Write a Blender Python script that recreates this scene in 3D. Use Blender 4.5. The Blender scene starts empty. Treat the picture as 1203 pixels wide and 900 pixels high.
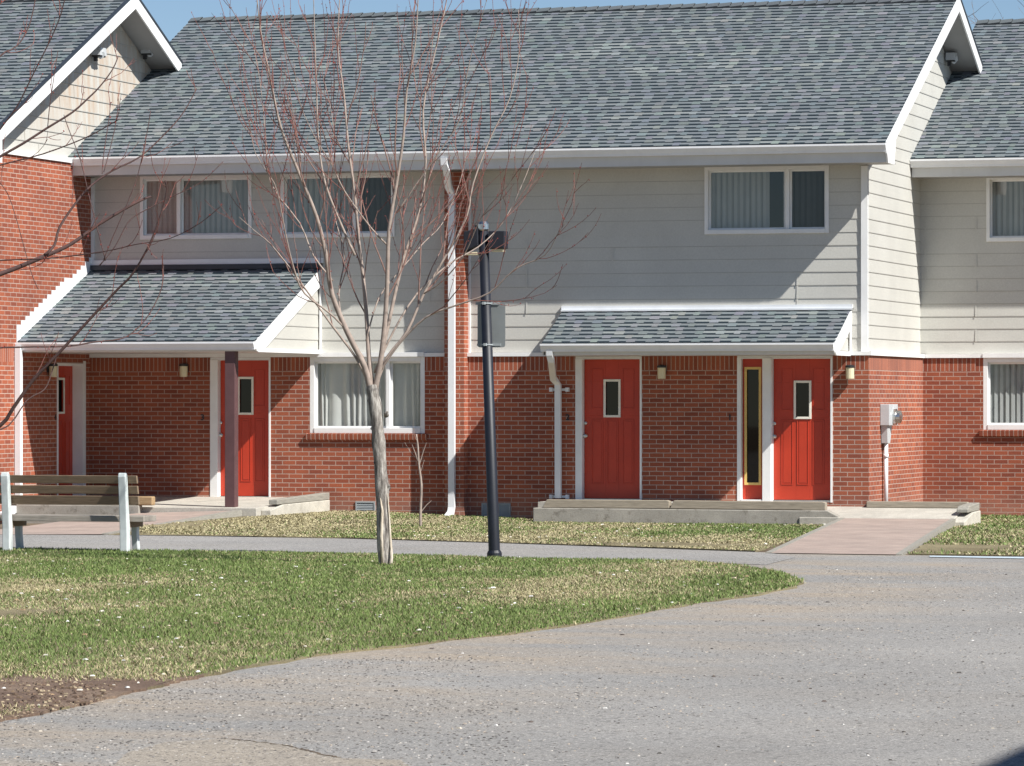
import bpy, math, random
import numpy as np
from mathutils import Vector
random.seed(7); rng = np.random.default_rng(11)
S = bpy.context.scene
COL = S.collection

# ------------------------------------------------------------------ camera
# world: metres. x runs along the facade (right +), y into the houses, z up.
# (0,0) is the right front corner of the middle house's brick wall.
FP, HZ, EYE, D0 = 4905.0, 470.0, 1.8, 60.9
TH = math.radians(16.55); ct, st = math.cos(TH), math.sin(TH)
A0 = (1021 - 601.5) / FP * D0
RT = Vector((ct, st, 0)); FW = Vector((-st, ct, 0))
CAM = -(RT * A0) - (FW * D0); CAM.z = EYE
cd = bpy.data.cameras.new("camera"); cam = bpy.data.objects.new("camera", cd); COL.objects.link(cam)
cam.location = CAM; cam.rotation_euler = (math.pi / 2, 0, TH)
cd.sensor_width = 36; cd.lens = FP / 1203 * 36
cd.shift_y = (HZ - 450) / 1203
cd.clip_start = 0.5; cd.clip_end = 3000
S.camera = cam

# ------------------------------------------------------------------ sky, sun, exposure
SUNDIR = Vector((2.36, -1.0, 2.56)).normalized()        # towards the sun
elev = math.asin(SUNDIR.z); rot = math.atan2(SUNDIR.x, SUNDIR.y)
w = bpy.data.worlds.new("World"); S.world = w; w.use_nodes = True
nt = w.node_tree; sky = nt.nodes.new('ShaderNodeTexSky'); sky.sky_type = 'NISHITA'; sky.sun_disc = False
sky.sun_elevation = elev; sky.sun_rotation = rot; sky.air_density = 0.75; sky.dust_density = 0.0; sky.ozone_density = 3.2
sky.altitude = 200
nt.links.new(sky.outputs[0], nt.nodes['Background'].inputs[0]); nt.nodes['Background'].inputs[1].default_value = 0.064
sl = bpy.data.lights.new("sun", 'SUN'); sl.energy = 5.0; sl.angle = math.radians(0.53); sl.color = (1, .97, .915)
so = bpy.data.objects.new("sun", sl); COL.objects.link(so); so.location = (20, -20, 30)
so.rotation_euler = (-SUNDIR).to_track_quat('-Z', 'Y').to_euler()
S.view_settings.view_transform = 'Standard'; S.view_settings.look = 'None'; S.view_settings.gamma = 1
S.view_settings.exposure = 0.55

# ------------------------------------------------------------------ measuring helpers (survey the photo on real planes)
def X(px, y):
    t = (px - 601.5) / FP
    return (t * (y * ct + D0) - y * st - A0) / (ct + t * st)
def Y(px, x):
    t = (px - 601.5) / FP
    return (t * (-x * st + D0) - x * ct - A0) / (st - t * ct)
def DEP(x, y): return -x * st + y * ct + D0
def Z(py, x, y): return EYE + (HZ - py) * DEP(x, y) / FP
def G(px, py, z=0.0):
    d = FP * (EYE - z) / (py - HZ); p = CAM + RT * ((px - 601.5) / FP * d) + FW * d
    return (p.x, p.y)
def VP(px, py, d):
    p = CAM + RT * ((px - 601.5) / FP * d) + FW * d
    return Vector((p.x, p.y, EYE + (HZ - py) * d / FP))

# ------------------------------------------------------------------ object helpers
OFF = {}
def woff(p): return OFF.get(p.name, Vector((0, 0, 0))) if p else Vector((0, 0, 0))
def thing(name, label, cat, loc=(0, 0, 0), group=None):
    o = bpy.data.objects.new(name, None); o.empty_display_size = .3; COL.objects.link(o)
    o.location = loc; o['label'] = label; o['category'] = cat
    if group: o['group'] = group
    OFF[o.name] = Vector(loc); return o
def tag(o, label, cat, group=None):
    o['label'] = label; o['category'] = cat
    if group: o['group'] = group
    return o
def struct(o): o['kind'] = 'structure'; return o

class MB:
    def __init__(s): s.v = []; s.f = []; s.m = []; s.c = []; s.cur = 0; s.col = None
    def quad(s, *p):
        n = len(s.v); s.v += [tuple(q) for q in p]; s.f.append(tuple(range(n, n + len(p)))); s.m.append(s.cur); s.c.append(s.col)
    def box(s, x0, x1, y0, y1, z0, z1, top=None):
        if x0 > x1: x0, x1 = x1, x0
        if y0 > y1: y0, y1 = y1, y0
        if z0 > z1: z0, z1 = z1, z0
        n = len(s.v)
        s.v += [(x0, y0, z0), (x1, y0, z0), (x1, y1, z0), (x0, y1, z0), (x0, y0, z1), (x1, y0, z1), (x1, y1, z1), (x0, y1, z1)]
        for f in ((0, 3, 2, 1), (4, 5, 6, 7), (0, 1, 5, 4), (1, 2, 6, 5), (2, 3, 7, 6), (3, 0, 4, 7)):
            s.f.append(tuple(n + i for i in f)); s.m.append(s.cur); s.c.append(s.col)
    def prism(s, poly, a, b):
        """poly: list of 3D points (planar) extruded by vector from a to b (vectors)"""
        a = Vector(a); b = Vector(b); n = len(s.v); k = len(poly)
        s.v += [tuple(Vector(p) + a) for p in poly] + [tuple(Vector(p) + b) for p in poly]
        fs = [tuple(reversed(range(n, n + k))), tuple(range(n + k, n + 2 * k))]
        for i in range(k):
            j = (i + 1) % k; fs.append((n + i, n + j, n + k + j, n + k + i))
        for f in fs: s.f.append(f); s.m.append(s.cur); s.c.append(s.col)
    def tube(s, pts, rad, n=8, cap=True):
        pts = [Vector(p) for p in pts]; k = len(pts)
        if not hasattr(rad, '__len__'): rad = [rad] * k
        base = len(s.v); u = None
        for i in range(k):
            t = (pts[min(i + 1, k - 1)] - pts[max(i - 1, 0)])
            if t.length < 1e-9: t = Vector((0, 0, 1))
            t.normalize()
            if u is None:
                u = t.cross(Vector((0, 0, 1)))
                if u.length < .01: u = t.cross(Vector((0, 1, 0)))
            u = (u - t * u.dot(t)); u.normalize(); v = t.cross(u)
            for j in range(n):
                a = 2 * math.pi * j / n
                s.v.append(tuple(pts[i] + (u * math.cos(a) + v * math.sin(a)) * rad[i]))
        for i in range(k - 1):
            for j in range(n):
                a = base + i * n + j; b = base + i * n + (j + 1) % n
                s.f.append((a, b, b + n, a + n)); s.m.append(s.cur); s.c.append(s.col)
        if cap:
            s.f.append(tuple(base + j for j in reversed(range(n)))); s.m.append(s.cur); s.c.append(s.col)
            s.f.append(tuple(base + (k - 1) * n + j for j in range(n))); s.m.append(s.cur); s.c.append(s.col)
    def build(s, name, mats, parent=None, smooth=False, bevel=0):
        off = woff(parent)
        me = bpy.data.meshes.new(name)
        me.from_pydata([(a - off.x, b - off.y, c - off.z) for a, b, c in s.v], [], s.f)
        if not isinstance(mats, (list, tuple)): mats = [mats]
        for m in mats: me.materials.append(m)
        if len(mats) > 1: me.polygons.foreach_set('material_index', s.m)
        if any(c is not None for c in s.c):
            ca = me.color_attributes.new('Col', 'FLOAT_COLOR', 'CORNER'); arr = []
            for f, c in zip(s.f, s.c):
                c = c or (1, 1, 1); arr += [c[0], c[1], c[2], 1.0] * len(f)
            ca.data.foreach_set('color', arr)
        if smooth: me.polygons.foreach_set('use_smooth', [True] * len(me.polygons))
        me.validate(); me.update()
        o = bpy.data.objects.new(name, me); COL.objects.link(o)
        if parent: o.parent = parent
        if bevel:
            b = o.modifiers.new('b', 'BEVEL'); b.width = bevel; b.segments = 2; b.limit_method = 'ANGLE'
        OFF[o.name] = off
        return o

# ------------------------------------------------------------------ materials
def newmat(name):
    m = bpy.data.materials.new(name); m.use_nodes = True
    n = m.node_tree.nodes; b = n['Principled BSDF']; return m, n, m.node_tree.links, b
def val(n, op, L, a, b=None, c=None):
    q = n.new('ShaderNodeMath'); q.operation = op
    for i, x in enumerate((a, b, c)):
        if x is None: continue
        if isinstance(x, (int, float)): q.inputs[i].default_value = x
        else: L.new(x, q.inputs[i])
    return q.outputs[0]
def noise(n, L, vec, scale, detail=4, rough=.6):
    q = n.new('ShaderNodeTexNoise'); q.inputs['Scale'].default_value = scale; q.inputs['Detail'].default_value = detail
    q.inputs['Roughness'].default_value = rough
    if vec is not None: L.new(vec, q.inputs['Vector'])
    return q.outputs['Fac']
def ramp(n, L, fac, stops):
    q = n.new('ShaderNodeValToRGB'); L.new(fac, q.inputs[0]); e = q.color_ramp.elements
    while len(e) < len(stops): e.new(.5)
    for i, (p, c) in enumerate(stops): e[i].position = p; e[i].color = (*c, 1) if len(c) == 3 else c
    return q.outputs[0]
def mixc(n, L, fac, a, b, mode='MIX'):
    q = n.new('ShaderNodeMix'); q.data_type = 'RGBA'; q.blend_type = mode
    for i, x in ((0, fac), (6, a), (7, b)):
        if isinstance(x, (int, float)): q.inputs[i].default_value = x
        elif isinstance(x, tuple): q.inputs[i].default_value = (*x, 1)
        else: L.new(x, q.inputs[i])
    return q.outputs[2]
def bump(n, L, h, strength, dist, b):
    q = n.new('ShaderNodeBump'); q.inputs['Strength'].default_value = strength; q.inputs['Distance'].default_value = dist
    L.new(h, q.inputs['Height']); L.new(q.outputs[0], b.inputs['Normal'])
def objc(n): return n.new('ShaderNodeTexCoord').outputs['Object']

def paint(name, col, rough=.5, var=.12, scale=6, dirt=0.0, dcol=(.25, .2, .15), bs=.15):
    m, n, L, b = newmat(name); oc = objc(n)
    f = noise(n, L, oc, scale, 5); lo = tuple(c * (1 - var) for c in col); hi = tuple(min(1, c * (1 + var)) for c in col)
    c = ramp(n, L, f, [(.3, lo), (.7, hi)])
    if dirt:
        mp = n.new('ShaderNodeMapping'); mp.inputs['Scale'].default_value = (3, 3, .7); L.new(oc, mp.inputs[0])
        g = noise(n, L, mp.outputs[0], 2.2, 6, .7)
        c = mixc(n, L, val(n, 'MULTIPLY', L, ramp(n, L, g, [(.5, (0, 0, 0)), (.75, (1, 1, 1))]), dirt), c, dcol)
    L.new(c, b.inputs['Base Color']); b.inputs['Roughness'].default_value = rough
    if bs: bump(n, L, noise(n, L, oc, scale * 12, 3), bs, .004, b)
    return m

def brick(name, soldier=False, zoff=0.0):
    m, n, L, b = newmat(name)
    oc = objc(n); sp = n.new('ShaderNodeSeparateXYZ'); L.new(oc, sp.inputs[0])
    ge = n.new('ShaderNodeNewGeometry'); sn = n.new('ShaderNodeSeparateXYZ'); L.new(ge.outputs['True Normal'], sn.inputs[0])
    side = val(n, 'GREATER_THAN', L, val(n, 'ABSOLUTE', L, sn.outputs[0]), .6)
    mx = n.new('ShaderNodeMix'); mx.data_type = 'FLOAT'; L.new(side, mx.inputs[0]); L.new(sp.outputs[0], mx.inputs[2]); L.new(sp.outputs[1], mx.inputs[3])
    u = mx.outputs[0]; v = val(n, 'ADD', L, sp.outputs[2], -zoff)
    wob = noise(n, L, oc, 3.0, 2); v2 = val(n, 'ADD', L, v, val(n, 'MULTIPLY', L, val(n, 'SUBTRACT', L, wob, .5), .006))
    cb = n.new('ShaderNodeCombineXYZ')
    if soldier: L.new(v2, cb.inputs[0]); L.new(u, cb.inputs[1])
    else: L.new(u, cb.inputs[0]); L.new(v2, cb.inputs[1])
    bt = n.new('ShaderNodeTexBrick'); L.new(cb.outputs[0], bt.inputs['Vector'])
    bt.inputs['Scale'].default_value = 1; bt.inputs['Brick Width'].default_value = .2135 if not soldier else .3
    bt.inputs['Row Height'].default_value = .0677; bt.inputs['Mortar Size'].default_value = .0064
    bt.inputs['Mortar Smooth'].default_value = .15; bt.inputs['Bias'].default_value = 0
    if soldier: bt.offset = 0
    bt.inputs['Color1'].default_value = (.37, .104, .050, 1); bt.inputs['Color2'].default_value = (.245, .064, .035, 1)
    bt.inputs['Mortar'].default_value = (.46, .34, .285, 1)
    c = bt.outputs['Color']
    gb = noise(n, L, oc, .45, 3, .5); c = mixc(n, L, 1.0, c, ramp(n, L, gb, [(.35, (.88, .87, .88)), (.65, (1.08, 1.07, 1.05))]), 'MULTIPLY')
    g = noise(n, L, oc, 1.3, 5, .6); c = mixc(n, L, 1.0, c, ramp(n, L, g, [(.3, (.84, .84, .86)), (.7, (1.1, 1.06, 1.02))]), 'MULTIPLY')
    g2 = noise(n, L, oc, 60, 3, .7); c = mixc(n, L, 1.0, c, ramp(n, L, g2, [(.3, (.82, .82, .82)), (.7, (1.12, 1.12, 1.12))]), 'MULTIPLY')
    # splash dirt and efflorescence close to the ground
    low = n.new('ShaderNodeMapRange'); L.new(sp.outputs[2], low.inputs[0]); low.inputs[1].default_value = .45; low.inputs[2].default_value = .02
    e = val(n, 'MULTIPLY', L, low.outputs[0], noise(n, L, oc, 5, 4)); c = mixc(n, L, val(n, 'MULTIPLY', L, e, .7), c, (.42, .30, .24))
    L.new(c, b.inputs['Base Color']); b.inputs['Roughness'].default_value = .9
    h = val(n, 'SUBTRACT', L, val(n, 'MULTIPLY', L, g2, .25), bt.outputs['Fac'])
    bump(n, L, h, .6, .006, b)
    return m

def siding_mat(name, stain=0.0):
    m, n, L, b = newmat(name); oc = objc(n)
    f = noise(n, L, oc, 1.2, 5)
    c = ramp(n, L, f, [(.3, (.50, .49, .45)), (.7, (.56, .55, .505))])
    f2 = noise(n, L, oc, 40, 3); c = mixc(n, L, 1.0, c, ramp(n, L, f2, [(.3, (.93, .93, .93)), (.7, (1.04, 1.04, 1.04))]), 'MULTIPLY')
    if stain:
        mp = n.new('ShaderNodeMapping'); mp.inputs['Scale'].default_value = (1, 5, .55); L.new(oc, mp.inputs[0])
        g = noise(n, L, mp.outputs[0], 1.6, 6, .65); sp = n.new('ShaderNodeSeparateXYZ'); L.new(oc, sp.inputs[0])
        mr = n.new('ShaderNodeMapRange'); L.new(sp.outputs[2], mr.inputs[0]); mr.inputs[1].default_value = 5.5; mr.inputs[2].default_value = 6.4
        fac = val(n, 'MULTIPLY', L, ramp(n, L, g, [(.36, (0, 0, 0)), (.66, (1, 1, 1))]), val(n, 'MULTIPLY', L, mr.outputs[0], stain))
        c = mixc(n, L, fac, c, (.42, .25, .13))
    L.new(c, b.inputs['Base Color']); b.inputs['Roughness'].default_value = .55
    bump(n, L, f2, .12, .003, b)
    return m

def attr_mat(name, rough=.9, grain=120, gs=.3, mul=(1, 1, 1), bd=.003, sheen=False):
    m, n, L, b = newmat(name); a = n.new('ShaderNodeAttribute'); a.attribute_name = 'Col'
    oc = objc(n); f = noise(n, L, oc, grain, 3, .7)
    c = mixc(n, L, 1.0, a.outputs['Color'], ramp(n, L, f, [(.3, tuple(x * (1 - gs) for x in mul)), (.7, tuple(x * (1 + gs) for x in mul))]), 'MULTIPLY')
    f2 = noise(n, L, oc, .5, 4); c = mixc(n, L, 1.0, c, ramp(n, L, f2, [(.3, (.9, .91, .93)), (.7, (1.07, 1.07, 1.06))]), 'MULTIPLY')
    L.new(c, b.inputs['Base Color']); b.inputs['Roughness'].default_value = rough
    b.inputs['Specular IOR Level'].default_value = .25
    bump(n, L, f, .4, bd, b); return m

def glass_mat(name, refl=.2, tint=(.72, .82, .86)):
    m, n, L, b = newmat(name); n.remove(b); out = n['Material Output']
    t = n.new('ShaderNodeBsdfTransparent'); t.inputs[0].default_value = (*tint, 1)
    g = n.new('ShaderNodeBsdfGlossy'); g.inputs['Roughness'].default_value = .02; g.inputs[0].default_value = (1, .99, .97, 1)
    f = noise(n, L, objc(n), 1.1, 1)
    bp = n.new('ShaderNodeBump'); bp.inputs['Strength'].default_value = .15; bp.inputs['Distance'].default_value = .01; L.new(f, bp.inputs['Height']); L.new(bp.outputs[0], g.inputs['Normal'])
    x = n.new('ShaderNodeMixShader'); x.inputs[0].default_value = refl; L.new(t.outputs[0], x.inputs[1]); L.new(g.outputs[0], x.inputs[2]); L.new(x.outputs[0], out.inputs[0])
    return m

def wood_mat(name, c0, c1, axis=0, scale=5, rough=.8):
    m, n, L, b = newmat(name); oc = objc(n); mp = n.new('ShaderNodeMapping')
    s = [14, 14, 14]; s[axis] = .9; mp.inputs['Scale'].default_value = s; L.new(oc, mp.inputs[0])
    f = noise(n, L, mp.outputs[0], scale, 6, .7); L.new(ramp(n, L, f, [(.28, c0), (.72, c1)]), b.inputs['Base Color'])
    b.inputs['Roughness'].default_value = rough; bump(n, L, f, .5, .004, b); return m

def concrete_mat(name, col, dirt=.5):
    m, n, L, b = newmat(name); oc = objc(n)
    f = noise(n, L, oc, 3, 6, .65); c = ramp(n, L, f, [(.3, tuple(x * .78 for x in col)), (.7, tuple(x * 1.12 for x in col))])
    g = noise(n, L, oc, 90, 3, .7); c = mixc(n, L, 1.0, c, ramp(n, L, g, [(.35, (.8, .8, .8)), (.65, (1.12, 1.12, 1.12))]), 'MULTIPLY')
    h = noise(n, L, oc, 9, 5, .7); c = mixc(n, L, val(n, 'MULTIPLY', L, ramp(n, L, h, [(.55, (0, 0, 0)), (.7, (1, 1, 1))]), dirt), c, (.13, .11, .085))
    L.new(c, b.inputs['Base Color']); b.inputs['Roughness'].default_value = .92; bump(n, L, g, .5, .006, b); return m

def asphalt_mat(name, col=(.245, .24, .232), stain=(.26, .215, .17), amt=.7, fade=None):
    m, n, L, b = newmat(name); oc = objc(n)
    f = noise(n, L, oc, .35, 6, .6); c = ramp(n, L, f, [(.3, tuple(x * .84 for x in col)), (.7, tuple(x * 1.12 for x in col))])
    mp = n.new('ShaderNodeMapping'); mp.inputs['Scale'].default_value = (.5, 1.1, 1); mp.inputs['Rotation'].default_value = (0, 0, .5); L.new(oc, mp.inputs[0])
    s = noise(n, L, mp.outputs[0], .55, 7, .62); sf_ = val(n, 'MULTIPLY', L, ramp(n, L, s, [(.42, (0, 0, 0)), (.62, (1, 1, 1))]), amt)
    if fade:
        sp = n.new('ShaderNodeSeparateXYZ'); L.new(oc, sp.inputs[0]); mr = n.new('ShaderNodeMapRange'); L.new(sp.outputs[0], mr.inputs[0]); mr.inputs[1].default_value = fade[0]; mr.inputs[2].default_value = fade[1]; mr.inputs[3].default_value = 1; mr.inputs[4].default_value = .12
        sf_ = val(n, 'MULTIPLY', L, sf_, mr.outputs[0])
    c = mixc(n, L, sf_, c, stain)
    g = noise(n, L, oc, 75, 4, .8); c = mixc(n, L, 1.0, c, ramp(n, L, g, [(.36, (.42, .42, .43)), (.5, (1, 1, 1)), (.66, (1.6, 1.6, 1.6))]), 'MULTIPLY')
    g3 = noise(n, L, oc, 24, 3, .7); c = mixc(n, L, 1.0, c, ramp(n, L, g3, [(.34, (.80, .80, .81)), (.66, (1.18, 1.18, 1.17))]), 'MULTIPLY')
    v = n.new('ShaderNodeTexVoronoi'); v.inputs['Scale'].default_value = 42; L.new(oc, v.inputs[0])
    dk = ramp(n, L, v.outputs['Color'], [(.10, (.45, .45, .45)), (.2, (1, 1, 1)), (.86, (1, 1, 1)), (.93, (1.55, 1.55, 1.55))])
    c = mixc(n, L, 1.0, c, dk, 'MULTIPLY')
    L.new(c, b.inputs['Base Color']); b.inputs['Roughness'].default_value = .95; bump(n, L, g, .7, .008, b); return m

def paver_mat(name):
    m, n, L, b = newmat(name); oc = objc(n); bt = n.new('ShaderNodeTexBrick'); L.new(oc, bt.inputs['Vector'])
    bt.inputs['Scale'].default_value = 1; bt.inputs['Brick Width'].default_value = .2; bt.inputs['Row Height'].default_value = .1; bt.inputs['Mortar Size'].default_value = .004
    bt.inputs['Color1'].default_value = (.40, .318, .275, 1); bt.inputs['Color2'].default_value = (.335, .262, .228, 1); bt.inputs['Mortar'].default_value = (.30, .25, .215, 1)
    c = mixc(n, L, 1.0, bt.outputs['Color'], ramp(n, L, noise(n, L, oc, 1.5, 5, .6), [(.3, (.85, .85, .85)), (.7, (1.15, 1.12, 1.1))]), 'MULTIPLY')
    L.new(c, b.inputs['Base Color']); b.inputs['Roughness'].default_value = .9
    bump(n, L, val(n, 'SUBTRACT', L, noise(n, L, oc, 80, 2), bt.outputs['Fac']), .5, .004, b); return m

def soil_mat(name, cs=((.085, .06, .04), (.15, .11, .072), (.23, .19, .12))):
    m, n, L, b = newmat(name); oc = objc(n)
    f = noise(n, L, oc, 1.2, 7, .65); c = ramp(n, L, f, [(.3, cs[0]), (.5, cs[1]), (.72, cs[2])])
    g = noise(n, L, oc, 45, 4, .75); c = mixc(n, L, 1.0, c, ramp(n, L, g, [(.3, (.5, .5, .5)), (.7, (1.5, 1.5, 1.5))]), 'MULTIPLY')
    L.new(c, b.inputs['Base Color']); b.inputs['Roughness'].default_value = 1; bump(n, L, g, .9, .02, b); return m

def thatch_mat(name):
    m, n, L, b = newmat(name); oc = objc(n); mp = n.new('ShaderNodeMapping'); mp.inputs['Scale'].default_value = (1, .45, 1); L.new(oc, mp.inputs[0])
    f = noise(n, L, mp.outputs[0], .9, 7, .65); c = ramp(n, L, f, [(.3, (.13, .095, .055)), (.45, (.20, .165, .09)), (.7, (.34, .29, .17))])
    g = noise(n, L, oc, 60, 4, .75); c = mixc(n, L, 1.0, c, ramp(n, L, g, [(.3, (.6, .6, .6)), (.7, (1.35, 1.35, 1.35))]), 'MULTIPLY')
    L.new(c, b.inputs['Base Color']); b.inputs['Roughness'].default_value = 1; bump(n, L, g, .9, .02, b); return m
def bark_mat(name, c0, c1, c2):
    m, n, L, b = newmat(name); oc = objc(n); mp = n.new('ShaderNodeMapping'); mp.inputs['Scale'].default_value = (1, 1, .16); L.new(oc, mp.inputs[0])
    f = noise(n, L, mp.outputs[0], 26, 6, .75); L.new(ramp(n, L, f, [(.34, c0), (.5, c1), (.66, c2)]), b.inputs['Base Color'])
    b.inputs['Roughness'].default_value = .9; bump(n, L, f, .9, .02, b); return m

M = {}
M['brick'] = brick('brick'); M['soldier'] = brick('soldier_brick', True, 2.245 - .05)
M['sill'] = brick('sill_brick', True, .5)
M['siding'] = siding_mat('siding'); M['edge'] = paint('board_lap_shade', (.40, .39, .36), .7, .1, 5); M['siding_stained'] = siding_mat('siding_stained', .62)
M['white'] = paint('white_paint', (.80, .80, .79), .45, .05, 3, .12, (.45, .42, .36))
M['white_metal'] = paint('white_metal', (.78, .79, .80), .35, .05, 2, .15, (.4, .38, .34), 0)
M['gutter'] = paint('gutter_metal', (.80, .81, .82), .35, .06, 1.5, .12, (.4, .37, .32), 0)
M['fascia'] = paint('fascia_metal', (.60, .60, .59), .4, .06, 2, .15, (.35, .33, .3), 0)
M['soffit'] = paint('soffit', (.36, .355, .35), .6, .06, 2)
M['red'] = paint('red_door_paint', (.47, .042, .016), .42, .07, 3)
M['cream'] = paint('cream_paint', (.80, .77, .68), .5, .06, 8)
M['yellow'] = paint('yellow_trim', (.72, .50, .16), .5, .06, 8)
M['lampshade'] = paint('lamp_glass', (.68, .62, .42), .35, .06, 12)
M['black'] = paint('black_metal', (.02, .021, .024), .45, .2, 6)
M['navy'] = paint('dark_pole_paint', (.009, .011, .018), .5, .2, 5)
M['headpaint'] = paint('lamp_head_paint', (.010, .012, .020), .75, .2, 5, bs=0)
M['maroon'] = paint('maroon_post_paint', (.105, .05, .052), .6, .15, 5)
M['flash'] = paint('dark_flashing', (.03, .038, .05), .5, .2, 4)
M['flashw'] = paint('pale_flashing', (.74, .76, .78), .35, .06, 3)
M['steel'] = paint('steel', (.62, .62, .6), .28, .05, 8, 0, bs=0); M['steel'].node_tree.nodes['Principled BSDF'].inputs['Metallic'].default_value = 1
M['galv'] = paint('grey_box_paint', (.50, .52, .53), .45, .08, 6, bs=0)
M['signback'] = paint('sign_back', (.27, .29, .29), .5, .08, 4, bs=0); M['signback'].node_tree.nodes['Principled BSDF'].inputs['Metallic'].default_value = .3
M['ventgrey'] = paint('vent_grey', (.33, .36, .37), .6, .1, 6)
M['glass'] = glass_mat('window_glass', .07, (.80, .81, .80)); M['glassd'] = glass_mat('screened_glass', .045, (.36, .37, .38)); M['doorglass'] = glass_mat('door_glass', .03, (.03, .03, .035))
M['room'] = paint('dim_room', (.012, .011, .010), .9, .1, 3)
M['curtain'] = paint('curtain', (.60, .61, .60), .9, .06, 3)
M['blind'] = paint('blind', (.44, .455, .46), .7, .06, 3)
M['shingle'] = attr_mat('shingles', .92, 110, .28)
M['ridge'] = attr_mat('ridge_caps', .92, 110, .25)
M['concrete'] = concrete_mat('concrete', (.37, .345, .30), .75)
M['concrete_pale'] = concrete_mat('pale_concrete', (.55, .52, .45), .25)
M['slab'] = concrete_mat('slab_concrete', (.50, .47, .41), .25)
M['timber'] = wood_mat('weathered_timber', (.22, .19, .145), (.42, .36, .28), 0)
M['timber_y'] = wood_mat('weathered_timber_y', (.20, .19, .165), (.38, .36, .31), 1)
M['benchslat'] = wood_mat('bench_slat', (.17, .118, .072), (.31, .225, .15), 0)
M['benchseat'] = wood_mat('bench_seat', (.24, .215, .18), (.40, .36, .31), 0)
M['benchpost'] = paint('bench_white', (.63, .68, .67), .6, .1, 9, .4, (.3, .3, .26))
M['asphalt'] = asphalt_mat('asphalt', (.270, .260, .246), (.33, .275, .215), .95, (G(330, 830)[0], G(760, 830)[0])); M['path'] = asphalt_mat('path_asphalt', (.29, .28, .268), (.28, .25, .21), .3)
M['bare'] = soil_mat('bare_earth', ((.10, .062, .042), (.17, .112, .078), (.26, .19, .135))); M['paver'] = paver_mat('pavers'); M['soil'] = soil_mat('soil'); M['thatch'] = thatch_mat('thatch')
M['grass'] = attr_mat('grass_blades', .7, 20, .1, bd=.001)
M['stone'] = attr_mat('stones', .9, 60, .2)
M['bark'] = bark_mat('bark', (.05, .042, .036), (.25, .225, .20), (.56, .53, .48))
M['barewood'] = bark_mat('bare_wood', (.35, .28, .2), (.62, .54, .43), (.74, .68, .58))
M['limb'] = paint('limb_bark', (.33, .265, .225), .85, .25, 14)
M['twig'] = paint('twig_bark', (.19, .075, .06), .8, .3, 10, bs=0)
M['bud'] = paint('bud', (.24, .035, .028), .8, .3, 10, bs=0)
M['darkbark'] = paint('dark_limb_bark', (.075, .040, .036), .85, .3, 10)
M['midbark'] = paint('branchlet_bark', (.24, .145, .12), .85, .3, 10)
M['farbark'] = paint('far_bark', (.16, .13, .12), .9, .2, 6, bs=0)
M['curbpaint'] = paint('pale_blue_line', (.48, .56, .62), .8, .12, 5)

# ------------------------------------------------------------------ key measures of the terrace
XL = -12.22                     # face of the left house's gable wall
SL = .456                       # roof slope
ZE = 5.50; YE = -.74            # roof edge (relative to each facade plane)
RY = 4.95; RZ = ZE + SL * (RY - YE)
TRZ = 2.45                      # top of the ground floor brick
YF = .06                        # siding plane (set behind brick)
SETB = 4.13                     # setback of right house / projection of left one

def wallgrid(us, vs, holes):
    us = sorted(set(us + [h[0] for h in holes] + [h[1] for h in holes])); vs = sorted(set(vs + [h[2] for h in holes] + [h[3] for h in holes]))
    for i in range(len(us) - 1):
        for j in range(len(vs) - 1):
            cu = (us[i] + us[i + 1]) / 2; cv = (vs[j] + vs[j + 1]) / 2
            if any(h[0] < cu < h[1] and h[2] < cv < h[3] for h in holes): continue
            yield us[i], us[i + 1], vs[j], vs[j + 1]
def front(y): return lambda u, v, o: (u, y - o, v)          # o = outward
def side(x): return lambda u, v, o: (x + o, u, v)
def wall(mb, P, u0, u1, v0, v1, holes, thick=.22):
    us, vs = [u0, u1], [v0, v1]
    H = [(max(h[0], u0), min(h[1], u1), max(h[2], v0), min(h[3], v1)) for h in holes if h[1] > u0 and h[0] < u1 and h[3] > v0 and h[2] < v1]
    for a, b, c, d in wallgrid(us, vs, H): mb.quad(P(a, c, 0), P(b, c, 0), P(b, d, 0), P(a, d, 0))
    for a, b, c, d in H:
        mb.quad(P(a, c, 0), P(a, d, 0), P(a, d, -thick), P(a, c, -thick)); mb.quad(P(b, d, 0), P(b, c, 0), P(b, c, -thick), P(b, d, -thick))
        if d < v1: mb.quad(P(a, d, 0), P(b, d, 0), P(b, d, -thick), P(a, d, -thick))
        if c > v0: mb.quad(P(b, c, 0), P(a, c, 0), P(a, c, -thick), P(b, c, -thick))
LAP = .194
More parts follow.
